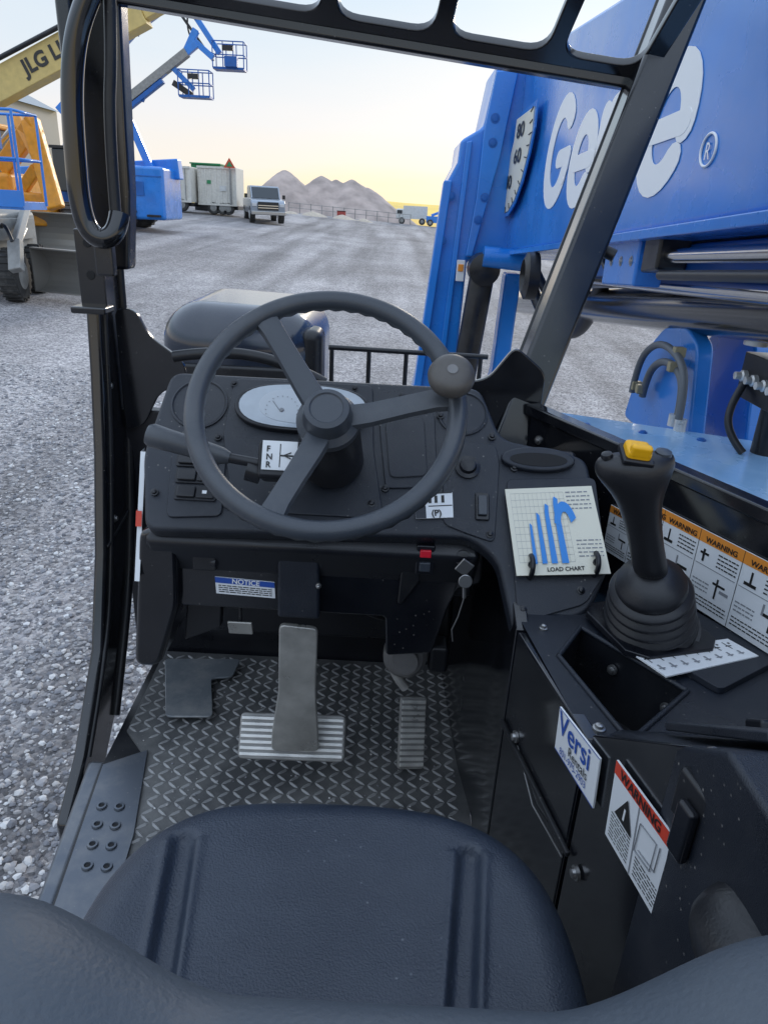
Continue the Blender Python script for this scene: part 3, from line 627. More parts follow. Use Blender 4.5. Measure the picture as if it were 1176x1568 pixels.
prism('right_gusset',[(.11,2.085),(.19,2.105),(.235,2.17),(.30,2.12),(.30,1.90),(.18,1.93)],frame((0,1.38,0),(1,0,0),(0,0,1)),-.012,0,BLK,cf,bevel=.003,r=.02)
cyl('windscreen_stop',(.40,1.5,2.345),(.425,1.49,2.335),.012,BLKM,cf)
O=V((-.6,1.6,2.752));u=V((1,0,-.097)).normalized();v=V((0,-.80,.60));v=(v-u*v.dot(u)).normalized();n=u.cross(v)
cu=bpy.data.curves.new('roof_guard','CURVE');cu.dimensions='2D';cu.fill_mode='BOTH';cu.extrude=.006;cu.bevel_depth=.003
def spl(pts):
    s=cu.splines.new('POLY');s.points.add(len(pts)-1);s.use_cyclic_u=True
    for i,p in enumerate(pts): s.points[i].co=(p[0],p[1],0,1)
spl([(-.0,-.004),(1.065,-.004),(1.10,.37),(1.13,.75),(-.0,.75)])
for r0,r1 in((.030,.36),(.39,.70)):
    for x0,x1 in((.05,.20),(.225,.438),(.462,.648),(.674,.862),(.886,1.04)):
        spl(fillet([(x0,r0),(x1,r0),(x1+.02,r1),(x0+.02,r1)],.045,6))
cu.materials.append(BLK);ob=bpy.data.objects.new('roof_guard',cu);sc.collection.objects.link(ob);ob.parent=cf
M=Matrix((u,v,n)).transposed().to_4x4();M.translation=O;ob.matrix_world=M
a=V((-.60,1.605,2.745));b_=V((.46,1.605,2.642));vs=[]
for P in(a,b_):
    for y,z in((-.018,-.012),(.018,-.012),(.018,.016),(-.018,.016)): vs.append(P+V((0,y,z)))
mesh('front_header',vs,[(3,2,1,0),(4,5,6,7),(0,1,5,4),(1,2,6,5),(2,3,7,6),(3,0,4,7)],BLK,cf,bevel=.006)
gh=grp('grab_handle')
tube('tube',[(-.428,1.2,2.70),(-.448,1.2,2.665),(-.478,1.2,2.61),(-.493,1.2,2.54),(-.498,1.2,2.46),(-.500,1.2,2.39),(-.492,1.2,2.345),(-.468,1.2,2.33),(-.448,1.21,2.345),(-.446,1.22,2.37)],.016,mat('gloss_black',(.008,.008,.009),.10,coat=.6),gh,res=10)
tube('inner_tube',[(-.428,1.22,2.72),(-.434,1.22,2.6),(-.45,1.22,2.5),(-.452,1.22,2.36)],.009,BLKM,gh)
box('mount',(-.475,1.22,2.30),(.03,.02,.05),BLK,gh)

# ------------------------------------------------------------ seat
se=grp('operator_seat')
cx,cy=-.035,.41;NA,NR=260,110;p_=3.1;vs=[];fs=[]
def groove(x,y,gx,s):
    c_=gx-s*.06*(.57-y)*2.2; dx=x-c_;w=.0120
    hit=0
    if y<.565: hit=math.exp(-(abs(dx)/w)**5)
    elif y<.585: hit=math.exp(-((math.hypot(dx,(y-.565)))/w)**5)
    e=math.exp(-((abs(dx)-.0170)/.0045)**2) if y<.57 else 0
    return -.011*hit+.0035*e
rings=[(i/NR) for i in range(NR+1)]+[1.012,1.015,1.01,1.0,.98]
for ri,t in enumerate(rings):
    for k in range(NA):
        a=2*math.pi*k/NA;ca,sa=math.cos(a),math.sin(a)
        bb=.244 if sa>0 else .34
        R=(abs(ca)**p_+abs(sa)**p_)**(-1/p_)
        x=cx+.252*R*ca*t;y=cy+bb*R*sa*t
        tt=min(t,1)
        z=1.752+.010*tt**2+.0016*noise.noise(V((x*9,y*9,0)))
        e=max(0,(tt-.80)/.20);z-=.055*(1-math.sqrt(max(0,1-e*e)))
        if tt<.93: z+=groove(x,y,-.199,-1)+groove(x,y,.113,1)
        if ri>NR: z=1.707-.022*(ri-NR)
        vs.append((x,y,z))
for j in range(len(rings)-1):
    for i in range(NA): i2=(i+1)%NA;fs.append((j*NA+i,(j+1)*NA+i,(j+1)*NA+i2,j*NA+i2))
mesh('cushion',vs,fs,VIN,se,True)
box('seat_base',(-.035,.28,1.50),(.40,.46,.30),BLKM,se,bevel=.02)
vs=[];fs=[];nx=70;ns=22
for i in range(nx+1):
    x=-.27+.54*i/nx;xa=abs(x-.016)
    t=max(0,min(1,(xa-.07)/.11));t=t*t*(3-2*t);zt_=2.080+.046*t
    e=max(0,(xa-.20)/.07);zt_-=.10*(1-math.sqrt(max(0,1-min(1,e)**2)))
    yf=.222+.012*t;yb=.095
    yc=(yf+yb)/2;ry=(yf-yb)/2
    for k in range(ns+1):
        if k==0: vs.append((x,yf-.01,1.74))
        elif k==ns: vs.append((x,yb+.01,1.74))
        else:
            a=math.pi*(k-1)/(ns-2);vs.append((x,yc+ry*math.copysign(abs(math.cos(a))**.8,math.cos(a)),zt_-.05+.05*math.sin(a)**.8 if 0<a<math.pi-1e-6 else zt_-.05))
for i in range(nx):
    for k in range(ns): a=i*(ns+1)+k;fs.append((a,a+1,a+ns+2,a+ns+1))
mesh('backrest',vs,fs,VIN2,se,True)
S_=[]
for y,w,h,zz in((.40,.012,.012,1.925),(.392,.035,.026,1.925),(.375,.05,.036,1.925),(.34,.056,.04,1.928),(.2,.056,.04,1.935),(.0,.056,.04,1.94),(-.15,.05,.03,1.94)):
    S_.append(((.290,y,zz),(-w,0,0),(0,0,h)))
loft('armrest',S_,mat('armrest_rubber',(.016,.017,.020),.34,bump=.2,bscale=300,grime=.05),se)

# ------------------------------------------------------------ fender and rail in front
fe=grp('front_fender')
box('shell',(-.49,2.5,1.80),(.50,.62,.60),HOOD,fe,rot=(0,.03,0),bevel=.13,seg=8)
box('shell_lip',(-.49,2.20,1.91),(.47,.05,.04),BLKM,fe,bevel=.01)
box('lamp_pod',(-.255,2.3,1.91),(.07,.14,.26),BLKM,fe,bevel=.03,seg=4)
tube('cowl_bar',[(-.46,1.5,2.09),(-.36,1.5,2.11),(-.22,1.5,2.09),(-.14,1.5,2.05)],.012,BLKM,fe)
box('support',(-.45,2.5,1.2),(.3,.4,.8),BLKM,fe)
rl=grp('guard_rail')
poly_tube('top_bar',[(-.20,2.25,1.99),(.30,2.25,1.985)],.008,BLKM,rl)
poly_tube('low_bar',[(-.20,2.25,1.62),(.30,2.25,1.62)],.008,BLKM,rl)
for i in range(5): poly_tube('post_%d'%i,[(-.19+.117*i,2.25,1.985),(-.19+.117*i,2.25,1.6)],.007,BLKM,rl)
box('rail_base',(.05,2.3,1.55),(.6,.1,.12),BLUED,rl)

# ------------------------------------------------------------ telescopic boom
bo=grp('telescopic_boom')
FB=frame((.8,0,0),(0,-1,0),(0,0,1))
def fb(pts): return [(-y,z) for y,z in pts]
prism('main_section',fb([(6.45,2.08),(.3,2.535),(.3,2.96),(3.39,3.19),(6.25,3.42),(6.6,3.30),(6.75,2.7)]),FB,-.55,0,BLUE,bo,bevel=.02)
prism('lower_flange',fb([(6.45,2.055),(.3,2.505),(.3,2.535),(6.45,2.085)]),FB,-.58,.025,BLUE,bo,bevel=.004)
prism('side_rib',fb([(6.45,2.15),(5.9,2.45),(5.95,3.38),(6.25,3.42),(6.55,3.30),(6.75,2.7)]),FB,.002,.03,BLUE,bo,bevel=.006)
prism('under_channel',fb([(4.2,2.10),(.3,2.40),(.3,2.50),(4.2,2.21)]),FB,-.5,-.12,BLUED,bo,bevel=.01)
prism('rod_block',fb([(3.0,2.16),(2.6,2.19),(2.6,2.36),(3.0,2.33)]),FB,-.12,-.02,BLUE,bo,bevel=.01)
prism('rod_block_b',fb([(2.55,2.24),(2.4,2.26),(2.4,2.38),(2.55,2.36)]),FB,-.12,-.02,BLKM,bo,bevel=.01)
for y in(2.66,2.78,2.90): bolt((.82,y,2.26+(2.8-y)*.07),(-1,0,0),.012,STEEL,bo)
cyl('chrome_rod',(.86,2.6,2.29),(.86,.4,2.44),.022,CHR,bo);cyl('chrome_rod_b',(1.0,4.1,2.10),(1.0,.6,2.33),.03,CHR,bo)
cyl('hose_line',(.84,2.4,2.245),(.84,.4,2.40),.015,RUBB,bo)
tube('hose',[(.86,3.2,2.25),(.86,2.9,2.15),(.86,2.7,2.30),(.84,2.4,2.33)],.014,RUBB,bo)
lathe('pivot_boss',(.80,4.3,2.08),(-1,0,0),[(.13,0),(.13,.06),(.09,.08),(.08,.05)],BLKM,bo,32)
def stroke(name,path,w,org,su,sv,lift,m,par,slant=.16):
    P=[V(p) for p in path];Lf=[];Rt=[]
    n=len(P)
    def nrm(i):
        t=(P[min(i+1,n-1)]-P[max(i-1,0)]).normalized();return V((-t.y,t.x))
    for i in range(n):
        q=nrm(i);Lf.append(P[i]+q*w/2);Rt.append(P[i]-q*w/2)
    out=Lf[:]
    def cap(c,q0,sgn):
        o=[]
        for k in range(1,6):
            a=math.pi*k/6;cs,sn=math.cos(a),math.sin(a);o.append(c+V((q0.x*cs+q0.y*sn*sgn,q0.y*cs-q0.x*sn*sgn))*w/2)
        return o
    out+=cap(P[-1],nrm(n-1),1);out+=list(reversed(Rt));out+=cap(P[0],-nrm(0),1)
    poly=[((p.x+slant*p.y)*su-org[0],p.y*sv+org[1]+((p.x)*su)*.03) for p in out]
    return prism(name,poly,FB,.0015,.0025+lift,m,par)
def arcp(cx_,cy_,rx,ry,a0,a1,n=26): return [(cx_+rx*math.cos(math.radians(a0+(a1-a0)*i/n)),cy_+ry*math.sin(math.radians(a0+(a1-a0)*i/n))) for i in range(n+1)]
org=(4.46,2.44);su,sv=.72,.50
LT=mat('white_lettering',(.86,.88,.90),.4)
def G_(x):
    stroke('letter_g',arcp(x+.42,.5,.33,.42,42,330),.21,org,su,sv,.001,LT,bo);stroke('letter_g_bar',[(x+.47,.44),(x+.60,.44),(x+.76,.44)],.17,org,su,sv,.002,LT,bo);stroke('letter_g_stem',[(x+.76,.44),(x+.75,.34),(x+.71,.27)],.17,org,su,sv,.003,LT,bo)
def e_(x):
    stroke('letter_e',arcp(x+.30,.34,.235,.30,-5,318),.19,org,su,sv,.001,LT,bo);stroke('letter_e_bar',[(x+.12,.33),(x+.3,.33),(x+.52,.33)],.14,org,su,sv,.002,LT,bo)
def n_(x):
    stroke('letter_n',[(x+.05,.06),(x+.05,.3),(x+.05,.62)],.18,org,su,sv,.001,LT,bo);stroke('letter_n_arch',[(x+.07,.40)]+arcp(x+.27,.42,.19,.22,160,20,8)+[(x+.46,.30),(x+.46,.06)],.18,org,su,sv,.002,LT,bo)
def i_(x):
    stroke('letter_i',[(x+.05,.06),(x+.05,.3),(x+.05,.62)],.18,org,su,sv,.001,LT,bo);stroke('letter_i_dot',[(x+.045,.86),(x+.055,.865),(x+.065,.87)],.20,org,su,sv,.002,LT,bo)
G_(0);e_(.90);n_(1.56);i_(2.20);e_(2.40)
tube('registered_ring',[(.797,2.10+.05*math.cos(a),2.58+.040*math.sin(a)) for a in [i*math.pi/8 for i in range(16)]],.0035,LT,bo,cyc=True)
text('registered_letter','R',(.797,2.122,2.557),(0,-1,0),(0,0,1),.06,LT,bo)
ai=grp('boom_angle_indicator')
ang=[(4.80,2.99),(4.78,2.86),(4.85,2.74),(5.0,2.60),(5.2,2.49),(5.45,2.42),(5.8,2.39),(6.3,2.43),(6.75,2.54),(6.72,2.64),(6.1,2.68),(5.75,2.72),(5.6,2.78),(5.5,2.86),(5.47,2.99)]
prism('backing',fb([(5.6+(y-5.6)*1.08,2.7+(z-2.7)*1.10) for y,z in ang]),FB,.031,.04,BLUE,ai)
prism('scale',fb(ang),FB,.041,.044,CREAM,ai)
for s,y,z in(('80',5.38,2.90),('60',5.40,2.75),('40',5.70,2.60),('20',6.22,2.51)):
    text('number_'+s,s,(.752,y,z-.035),(0,-1,0),(0,0,1),.12,INK,ai,bold=.002,sx=2.6)
for i in range(16):
    t=i/15*7.9;k=int(t);f=t-k;p=V(ang[k]).lerp(V(ang[k+1]),f)
    q=p.lerp(V((5.75,2.8)),.09);poly_tube('tick_%d'%i,[(.753,p.x,p.y),(.753,q.x,q.y)],.003,INK,ai)
bh=grp('boom_head')
FH=frame((0,5.6,0),(1,0,0),(0,0,1))
prism('gooseneck',[(.33,2.60),(.39,2.72),(.40,2.86),(.55,2.95),(.61,3.34),(.88,3.40),(.88,2.05),(.52,2.07),(.49,.5),(.12,.5),(.21,1.14)],FH,-.7,0,BLUE,bh,bevel=.025)
prism('gooseneck_edge',[(.30,2.60),(.36,2.60),(.24,1.1),(.18,1.1)],FH,.0,.05,BLUE,bh,bevel=.01)
prism('side_plate',[(.55,2.9),(.60,3.28),(.75,3.3),(.68,2.75),(.55,2.1),(.50,2.1),(.54,2.5)],FH,.002,.04,BLUE,bh,bevel=.01)
prism('stiffener',[(.44,2.85),(.48,2.86),(.40,1.2),(.36,1.2)],FH,.002,.035,BLUE,bh,bevel=.008)
prism('tilt_link',[(.80,2.0),(.92,2.0),(.90,1.2),(.84,.8),(.72,.8),(.78,1.3)],FH,-.1,.1,BLUE,bh,bevel=.02)
cyl('tilt_cylinder',(.62,5.4,2.02),(.52,5.4,.9),.09,BLKM,bh);lathe('tilt_pin',(.62,5.5,2.03),(0,-1,0),[(.11,0),(.11,.2),(.05,.22)],BLKM,bh,24)
cyl('link_pin',(.60,5.3,2.12),(.95,5.3,2.10),.07,BLUE,bh)
for x,z in((.36,2.5),(.62,2.85),(.62,3.0),(.60,2.5),(.57,2.35),(.32,2.2)): bolt((x,5.56,z),(0,-1,0),.022,BLUED,bh)
box('tag',(.47,5.55,2.0),(.06,.01,.15),WHT,bh);box('tag_print',(.47,5.542,2.02),(.04,.01,.05),ORG,bh)
tube('hydraulic_hose',[(.9,5.4,2.1),(1.0,5.0,1.75),(1.1,4.5,1.72),(1.1,4.1,1.9),(1.05,3.8,2.12)],.04,RUBB,bh)
tube('hydraulic_hose_b',[(.95,5.4,2.12),(1.05,5.0,1.85),(1.1,4.6,1.85),(1.05,4.2,2.10)],.03,RUBB,bh)
lc2=grp('lift_cylinder')
cyl('barrel',(1.1,6.6,1.68),(1.1,1.0,2.30),.085,mat('cylinder_black',(.012,.013,.015),.18,coat=.5),lc2,32)
cyl('feed_pipe',(1.02,6.0,1.86),(1.02,1.2,2.36),.014,STEEL,lc2)
de=grp('chassis_deck')
dk=[(.30,1.0),(.30,2.56),(.537,2.56),(1.25,2.27),(2.6,1.9),(2.6,.2),(.85,.2)]
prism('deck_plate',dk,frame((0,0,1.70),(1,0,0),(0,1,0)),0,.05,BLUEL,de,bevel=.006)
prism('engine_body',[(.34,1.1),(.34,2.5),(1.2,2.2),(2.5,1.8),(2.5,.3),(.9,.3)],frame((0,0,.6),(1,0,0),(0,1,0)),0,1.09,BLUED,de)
box('seam',(1.05,1.45,1.753),(1.3,.012,.004),BLUED,de,rot=(0,0,-.35))
for i in range(9):
    t=i/8;bolt((.62+t*.8,1.72-.27*t,1.752),(0,0,1),.009,STEEL,de)
for i in range(5):
    t=i/4;bolt((.50+t*.7,2.42-.22*t,1.752),(0,0,1),.010,BLUED,de)
br=grp('lift_cylinder_bracket')
FBr=frame((1.04,0,0),(0,-1,0),(0,0,1))
bpl=fb([(3.10,1.6),(3.05,1.75),(2.93,1.95),(2.82,2.03),(2.60,2.06),(2.48,2.02),(2.36,1.6)])
prism('plate',bpl,FBr,-.06,0,BLUE,br,bevel=.01,r=.04)
prism('plate_b',bpl,FBr,-.26,-.20,BLUE,br,bevel=.01,r=.04)
hs=mat('hose_grey',(.13,.14,.15),.5)
tube('hose_a',[(1.0,2.80,1.76),(1.0,2.79,1.84),(1.0,2.72,1.91),(1.0,2.6,1.94),(1.0,2.46,1.92),(1.0,2.42,1.85),(1.0,2.42,1.79)],.014,hs,br)
tube('hose_b',[(.98,2.87,1.76),(.98,2.86,1.88),(.98,2.75,1.97),(.98,2.6,2.00),(.98,2.42,1.97),(.98,2.36,1.88),(.98,2.36,1.79)],.013,hs,br)
for y,z in((2.52,1.935),(2.50,1.99),(2.80,1.79),(2.86,1.79)): box('hose_clamp',(.99,y,z),(.04,.03,.035),TAN,br)
for y in(2.42,2.36): cyl('hose_end',(.99,y,1.79),(.99,y,1.75),.02,SIL,br)
vb=grp('hydraulic_valve_block')
box('block',(1.18,2.14,1.97),(.14,.28,.14),BLKM,vb);box('block_b',(1.22,2.12,2.08),(.12,.18,.09),PLB,vb)
for i in range(4): lathe('fitting_%d'%i,(1.11,2.24-.07*i,1.97),(-1,0,0),[(.018,0),(.018,.014),(.012,.018),(.012,.035)],SIL,vb,12)
cyl('motor',(1.14,2.28,2.06),(1.14,2.28,2.14),.04,SIL,vb);cyl('stand',(1.18,2.15,1.75),(1.18,2.15,1.92),.04,BLKM,vb)
tube('hose',[(1.10,2.22,1.95),(1.06,2.20,1.88),(1.06,2.16,1.80),(1.10,2.12,1.755)],.012,RUBB,vb)
mesh('machine_walkway',[(1.6,2.6,1.9),(5,2.4,1.9),(6,4.0,1.9),(1.75,3.9,1.9),(1.6,2.6,1.84),(5,2.4,1.84),(6,4,1.84),(1.75,3.9,1.84)],[(0,1,2,3),(7,6,5,4),(0,4,5,1),(1,5,6,2),(2,6,7,3),(3,7,4,0)],WHP)

# ------------------------------------------------------------ background machines
def wheel(par,p,r,w,axis,m=TYR,rim=WHP):
    lathe('tyre',V(p)-V(axis).normalized()*w/2,axis,[(r*.6,0),(r*.9,0),(r,w*.15),(r,w*.85),(r*.9,w),(r*.6,w)],m,par,28)
    lathe('rim',V(p)-V(axis).normalized()*(w/2+.01),axis,[(r*.5,0),(r*.55,.01),(r*.55,w+.01),(r*.5,w+.02)],rim,par,20)
    n=22;u,ww,d=basis(axis);vs=[];fs=[]
    for i in range(n):
        a=2*math.pi*i/n;e=u*math.cos(a)+ww*math.sin(a);t_=-u*math.sin(a)+ww*math.cos(a);c_=V(p)+e*r*.99;o=len(vs)
        for s1 in(-1,1):
            for s2,s3 in((-1,-1),(1,-1),(1,1),(-1,1)): vs.append(c_+d*w*.47*s1+t_*r*.05*s2+e*r*.05*s3)
        fs+=[(o,o+1,o+2,o+3),(o+7,o+6,o+5,o+4),(o,o+4,o+5,o+1),(o+1,o+5,o+6,o+2),(o+2,o+6,o+7,o+3),(o+3,o+7,o+4,o)]
    mesh('lugs',vs,fs,m,par)
def beam(name,a,b,w,h,m,par,bev=.02):
    a=V(a);b=V(b);d=(b-a);d.normalize();s=V((0,1,0)) if abs(d.y)<.9 else V((1,0,0));up_=d.cross(s).normalized();s=up_.cross(d)
    vs=[]
    for P in(a,b):
        for i,j in((-1,-1),(1,-1),(1,1),(-1,1)): vs.append(P+s*w/2*i+up_*h/2*j)
    return mesh(name,vs,[(0,1,2,3),(7,6,5,4),(0,4,5,1),(1,5,6,2),(2,6,7,3),(3,7,4,0)],m,par,bevel=bev)
def basket(par,c,w,d,h,m,t=.03):
    x,y,z=c
    box('basket_floor',(x,y,z),(w,d,.12),m,par)
    for zz in(h*.5,h):
        poly_tube('rail',[(x-w/2,y-d/2,z+zz),(x+w/2,y-d/2,z+zz),(x+w/2,y+d/2,z+zz),(x-w/2,y+d/2,z+zz),(x-w/2,y-d/2,z+zz)],t,m,par)
    for i in range(4):
        for yy in(-d/2,d/2): poly_tube('post',[(x-w/2+w*i/3,y+yy,z),(x-w/2+w*i/3,y+yy,z+h)],t,m,par)
    box('control_box',(x,y-d/2,z+h*.75),(w*.35,.2,.25),PLB,par)
yl=grp('boom_lift')
YP=18;k=YP/16
def yy(X,Z): return V((X*k,YP,2.4+(Z-2.4)*k))
a=yy(-9.6,3.44);b_=yy(-5.05,5.62)
beam('main_boom',a,b_,.45,.62,YLM,yl);d=(b_-a).normalized()
beam('inner_boom',b_,b_+d*1.6,.32,.42,YLM,yl)
beam('boom_tip',b_+d*1.5,b_+d*2.2,.4,.55,GRM,yl)
text('boom_lettering','JLG LIFT',a.lerp(b_,.50)+V((0,-.235,-.12)),d,V((-d.z,0,d.x)),.40,mat('blackish',(.03,.03,.03),.5),yl,bold=.015)
box('chassis',(-12.2,YP,g(-12,YP)+.9),(2.2,2.0,.9),YLM,yl,bevel=.08)
beam('lower_boom',(-12.2,YP,g(-12,YP)+1.3),a,.4,.5,YLM,yl)
for sx in(-1,1):
    for s2 in(-1,1): wheel(yl,(-12.2+sx*.8,YP+s2*.95,g(-12.2,YP)+.45),.45,.35,(0,1,0))
poly_tube('cable_track',[a+V((0,-.3,.45)),b_+V((0,-.3,.35))],.05,BLKM,yl)
def bb(X,Z,y=45): return V((X*y/16,y,2.4+(Z-2.4)*y/16))
bl=grp('boom_lift')
gz=g(-16,45)
beam('riser_boom',bb(-5.95,2.9),bb(-5.45,3.75),.5,.5,BLUE,bl);beam('main_boom',bb(-6.3,3.55),bb(-4.25,4.97),.45,.42,GRM,bl)
beam('main_boom_low',bb(-6.25,3.42),bb(-4.75,4.47),.40,.22,BLUED,bl)
beam('fly_boom',bb(-5.0,4.42),bb(-4.05,5.12),.32,.34,BLUE,bl);beam('jib_boom',bb(-4.25,5.0),bb(-4.05,5.35),.3,.35,BLUE,bl)
beam('jib_arm',bb(-4.15,5.2),bb(-3.75,4.9),.25,.3,BLUE,bl)
beam('jib_arm_low',bb(-4.6,4.75),bb(-4.15,4.35),.22,.26,BLUE,bl)
beam('link_plate',bb(-5.2,4.1),bb(-5.0,4.45),.2,.2,BLUED,bl)
tube('cable_loop',[bb(-5.5,3.9),bb(-5.35,3.4),bb(-5.7,3.0),bb(-5.8,2.7)],.05,RUBB,bl)
basket(bl,(bb(-4.22,4.22).x+.3,45,bb(-4.2,4.22).z),1.7,.9,1.25,BLUED)
beam('basket_mount',bb(-4.55,4.45),bb(-4.2,4.25),.3,.3,BLKM,bl)
box('chassis',(-16.6,45,gz+1.1),(3.2,2.4,1.1),BLUE,bl,bevel=.1)
for sx in(-1,1):
    for s2 in(-1,1): wheel(bl,(-16.6+sx*1.2,45+s2*1.1,gz+.55),.55,.4,(0,1,0))
bl2=grp('boom_lift')
beam('riser_boom',bb(-6.9,2.6,47),bb(-6.6,3.9,47),.5,.5,BLUE,bl2);beam('main_boom',bb(-6.85,3.85,47),bb(-4.85,5.65,47),.5,.46,BLUE,bl2)
beam('second_boom',bb(-6.3,4.6,47),bb(-4.7,5.75,47),.35,.35,GRM,bl2);beam('third_boom',bb(-5.6,5.05,47),bb(-4.2,5.95,47),.3,.34,BLUE,bl2)
beam('link_a',bb(-5.6,4.9,47),bb(-5.3,5.5,47),.2,.2,BLUED,bl2);beam('link_b',bb(-5.2,5.2,47),bb(-4.9,5.8,47),.2,.2,BLUED,bl2);beam('link_c',bb(-6.2,4.4,47),bb(-5.95,4.95,47),.2,.2,BLUED,bl2)
beam('knuckle',bb(-4.5,5.95,47),bb(-4.0,5.55,47),.4,.45,BLUE,bl2)
beam('jib_boom',bb(-4.2,5.75,47),bb(-3.62,4.98,47),.28,.30,BLUE,bl2);beam('jib_low',bb(-4.35,5.6,47),bb(-3.75,4.85,47),.14,.14,BLKM,bl2)
tube('hose',[bb(-4.2,5.6,47),bb(-4.25,5.3,47),bb(-4.0,5.05,47),bb(-3.7,4.95,47)],.05,RUBB,bl2)
basket(bl2,(bb(-3.43,4.88,47).x,47,bb(-3.43,4.72,47).z),1.75,.9,1.3,BLUED)
box('basket_load',(bb(-3.36,4.8,47).x,46.4,bb(-3.43,4.82,47).z),(.7,.4,.5),BLUED,bl2)
gz=g(-20,47);box('chassis',(-19.6,47,gz+1.1),(3.2,2.4,1.1),BLUE,bl2,bevel=.1)
for sx in(-1,1):
    for s2 in(-1,1): wheel(bl2,(-19.6+sx*1.2,47+s2*1.1,gz+.55),.55,.4,(0,1,0))
wp_=grp('work_platform')
X0,Y0=-6.65,12.6;z0=2.15
basket(wp_,(X0,Y0,z0),1.35,.8,1.35,BLUE,.022)
box('toe_board',(X0,Y0-.41,z0+.1),(1.35,.03,.25),BLUE,wp_)
box('control_panel',(X0+.28,Y0-.45,z0+.95),(.35,.15,.3),BLUED,wp_);box('red_knob',(X0+.1,Y0-.5,z0+.55),(.22,.1,.14),REDP,wp_)
box('label_plate',(X0-.05,Y0-.44,z0+.75),(.45,.02,.3),WHP,wp_)
beam('support_arm',(X0-.2,Y0,z0-.1),(X0-1.6,Y0+.6,1.1),.25,.3,BLUE,wp_)
box('base',(X0-1.9,Y0+.6,.95),(1.6,1.4,.7),BLUE,wp_)
ml=grp('skid_steer_loader')
gz=g(-7.1,13)
wheel(ml,(-6.65,12.9,gz+.43),.43,.3,(1,.15,0),TYR,GRM);wheel(ml,(-6.85,14.1,gz+.43),.43,.3,(1,.15,0),TYR,GRM)
box('body',(-7.5,13.6,gz+1.0),(1.2,1.8,.9),GRM,ml,bevel=.1);beam('lift_arm',(-6.85,14.0,gz+1.45),(-6.45,12.7,gz+.95),.12,.18,GRM,ml);beam('lift_arm_drop',(-6.45,12.7,gz+1.0),(-6.35,12.4,gz+.55),.14,.22,GRM,ml)
cyl('arm_cylinder',(-6.7,13.6,gz+1.15),(-6.4,12.6,gz+.9),.05,STEEL,ml);box('side_guard',(-6.86,13.5,gz+1.15),(.08,1.5,.35),GRM,ml);tube('hose',[(-6.8,13.0,gz+1.2),(-6.6,12.7,gz+1.35),(-6.45,12.6,gz+1.0)],.03,RUBB,ml)
BUK=mat('bucket_steel',(.30,.29,.27),.4,metal=.5,grime=.4)
def bucket(par,c,w,r,ang,m):
    vs=[];n=12;c=V(c);ca,sa=math.cos(ang),math.sin(ang)
    for i in range(n+1):
        a=math.radians(-100+200*i/n)
        lx=-r*math.cos(a)*.9;lz=r*math.sin(a)
        for s_ in(-1,1): vs.append(c+V((lx*ca-w/2*s_*sa,lx*sa+w/2*s_*ca,lz)))
    fs=[(2*i,2*i+1,2*i+3,2*i+2) for i in range(n)]
    fs+=[tuple(2*i for i in range(n+1)),tuple(2*i+1 for i in range(n,-1,-1))]
    o=mesh('bucket',vs,fs,m,par,False);s=o.modifiers.new('s','SOLIDIFY');s.thickness=.03
    return o
bucket(ml,(-5.90,13.1,gz+.50),1.2,.36,math.radians(250),BUK)
ol=grp('wheel_loader')
gz=g(-10.5,20)
for x,y in((-10.3,19.5),(-8.9,20.6),(-11.6,22.0)): wheel(ol,(x,y,gz+.62),.62,.45,(.9,.5,0),TYR,WHP)
box('rear_body',(-11.3,21.6,gz+1.35),(1.9,2.0,1.1),ORM,ol,bevel=.12);box('front_frame',(-9.7,20.2,gz+1.05),(1.2,1.0,.8),ORM,ol,bevel=.08)
box('cab',(-11.7,22,gz+2.3),(1.3,1.3,1.4),WIN,ol,bevel=.05);box('cab_roof',(-11.7,22,gz+3.05),(1.5,1.5,.15),ORM,ol,bevel=.05)
beam('loader_arm',(-10.7,21.0,gz+2.0),(-9.0,19.5,gz+3.0),.24,.48,ORM,ol,.05);beam('loader_arm_drop',(-9.15,19.6,gz+3.1),(-8.6,19.2,gz+1.1),.26,.42,ORM,ol,.05)
beam('tilt_link',(-9.7,20.0,gz+3.2),(-8.8,19.3,gz+1.9),.14,.24,ORM,ol,.03);cyl('tilt_cylinder',(-10.6,20.8,gz+2.6),(-9.6,20.0,gz+3.1),.07,CHR,ol)
beam('brace',(-10.3,20.4,gz+1.1),(-9.1,19.5,gz+2.0),.18,.28,ORM,ol,.03)
bucket(ol,(-8.55,19.1,gz+.5),2.2,.5,math.radians(250),BUK)
th=grp('telehandler')
gz=g(-11,31)
box('engine_pod',(-9.95,31,gz+1.35),(1.75,2.4,1.9),BLUE,th,bevel=.12);box('frame',(-12,31.3,gz+1.15),(5.4,1.6,.6),BLUED,th,bevel=.05)
box('pod_grille',(-10.2,29.78,gz+1.5),(.7,.03,.5),BLUED,th);box('pod_seam',(-9.95,29.79,gz+1.95),(1.6,.02,.04),BLUED,th);box('pod_step',(-9.5,29.7,gz+.55),(.5,.2,.08),BLKM,th)
for x in(-14.2,-10.9):
    for y in(29.9,32.4): wheel(th,(x,y,gz+.68),.68,.45,(0,1,0),TYR,BLUED)
beam('boom',(-15.5,31.6,gz+1.7),(-8.9,31.6,gz+2.3),.6,.75,BLUE,th,.05);box('cab',(-12.6,30.2,gz+2.0),(1.3,.9,1.5),WIN,th,bevel=.06);box('cab_roof',(-12.6,30.2,gz+2.8),(1.4,1.0,.1),BLKM,th)
text('lettering','Genie',(-14.8,31.2,gz+1.5),(1,0,.09),(0,0,1),.5,WHT,th,bold=.02)
beam('mast',(-9.9,31,gz+2.2),(-10.6,31,gz+3.9),.22,.28,BLUE,th,.03)
wh=grp('warehouse')
gz=g(-40,62)
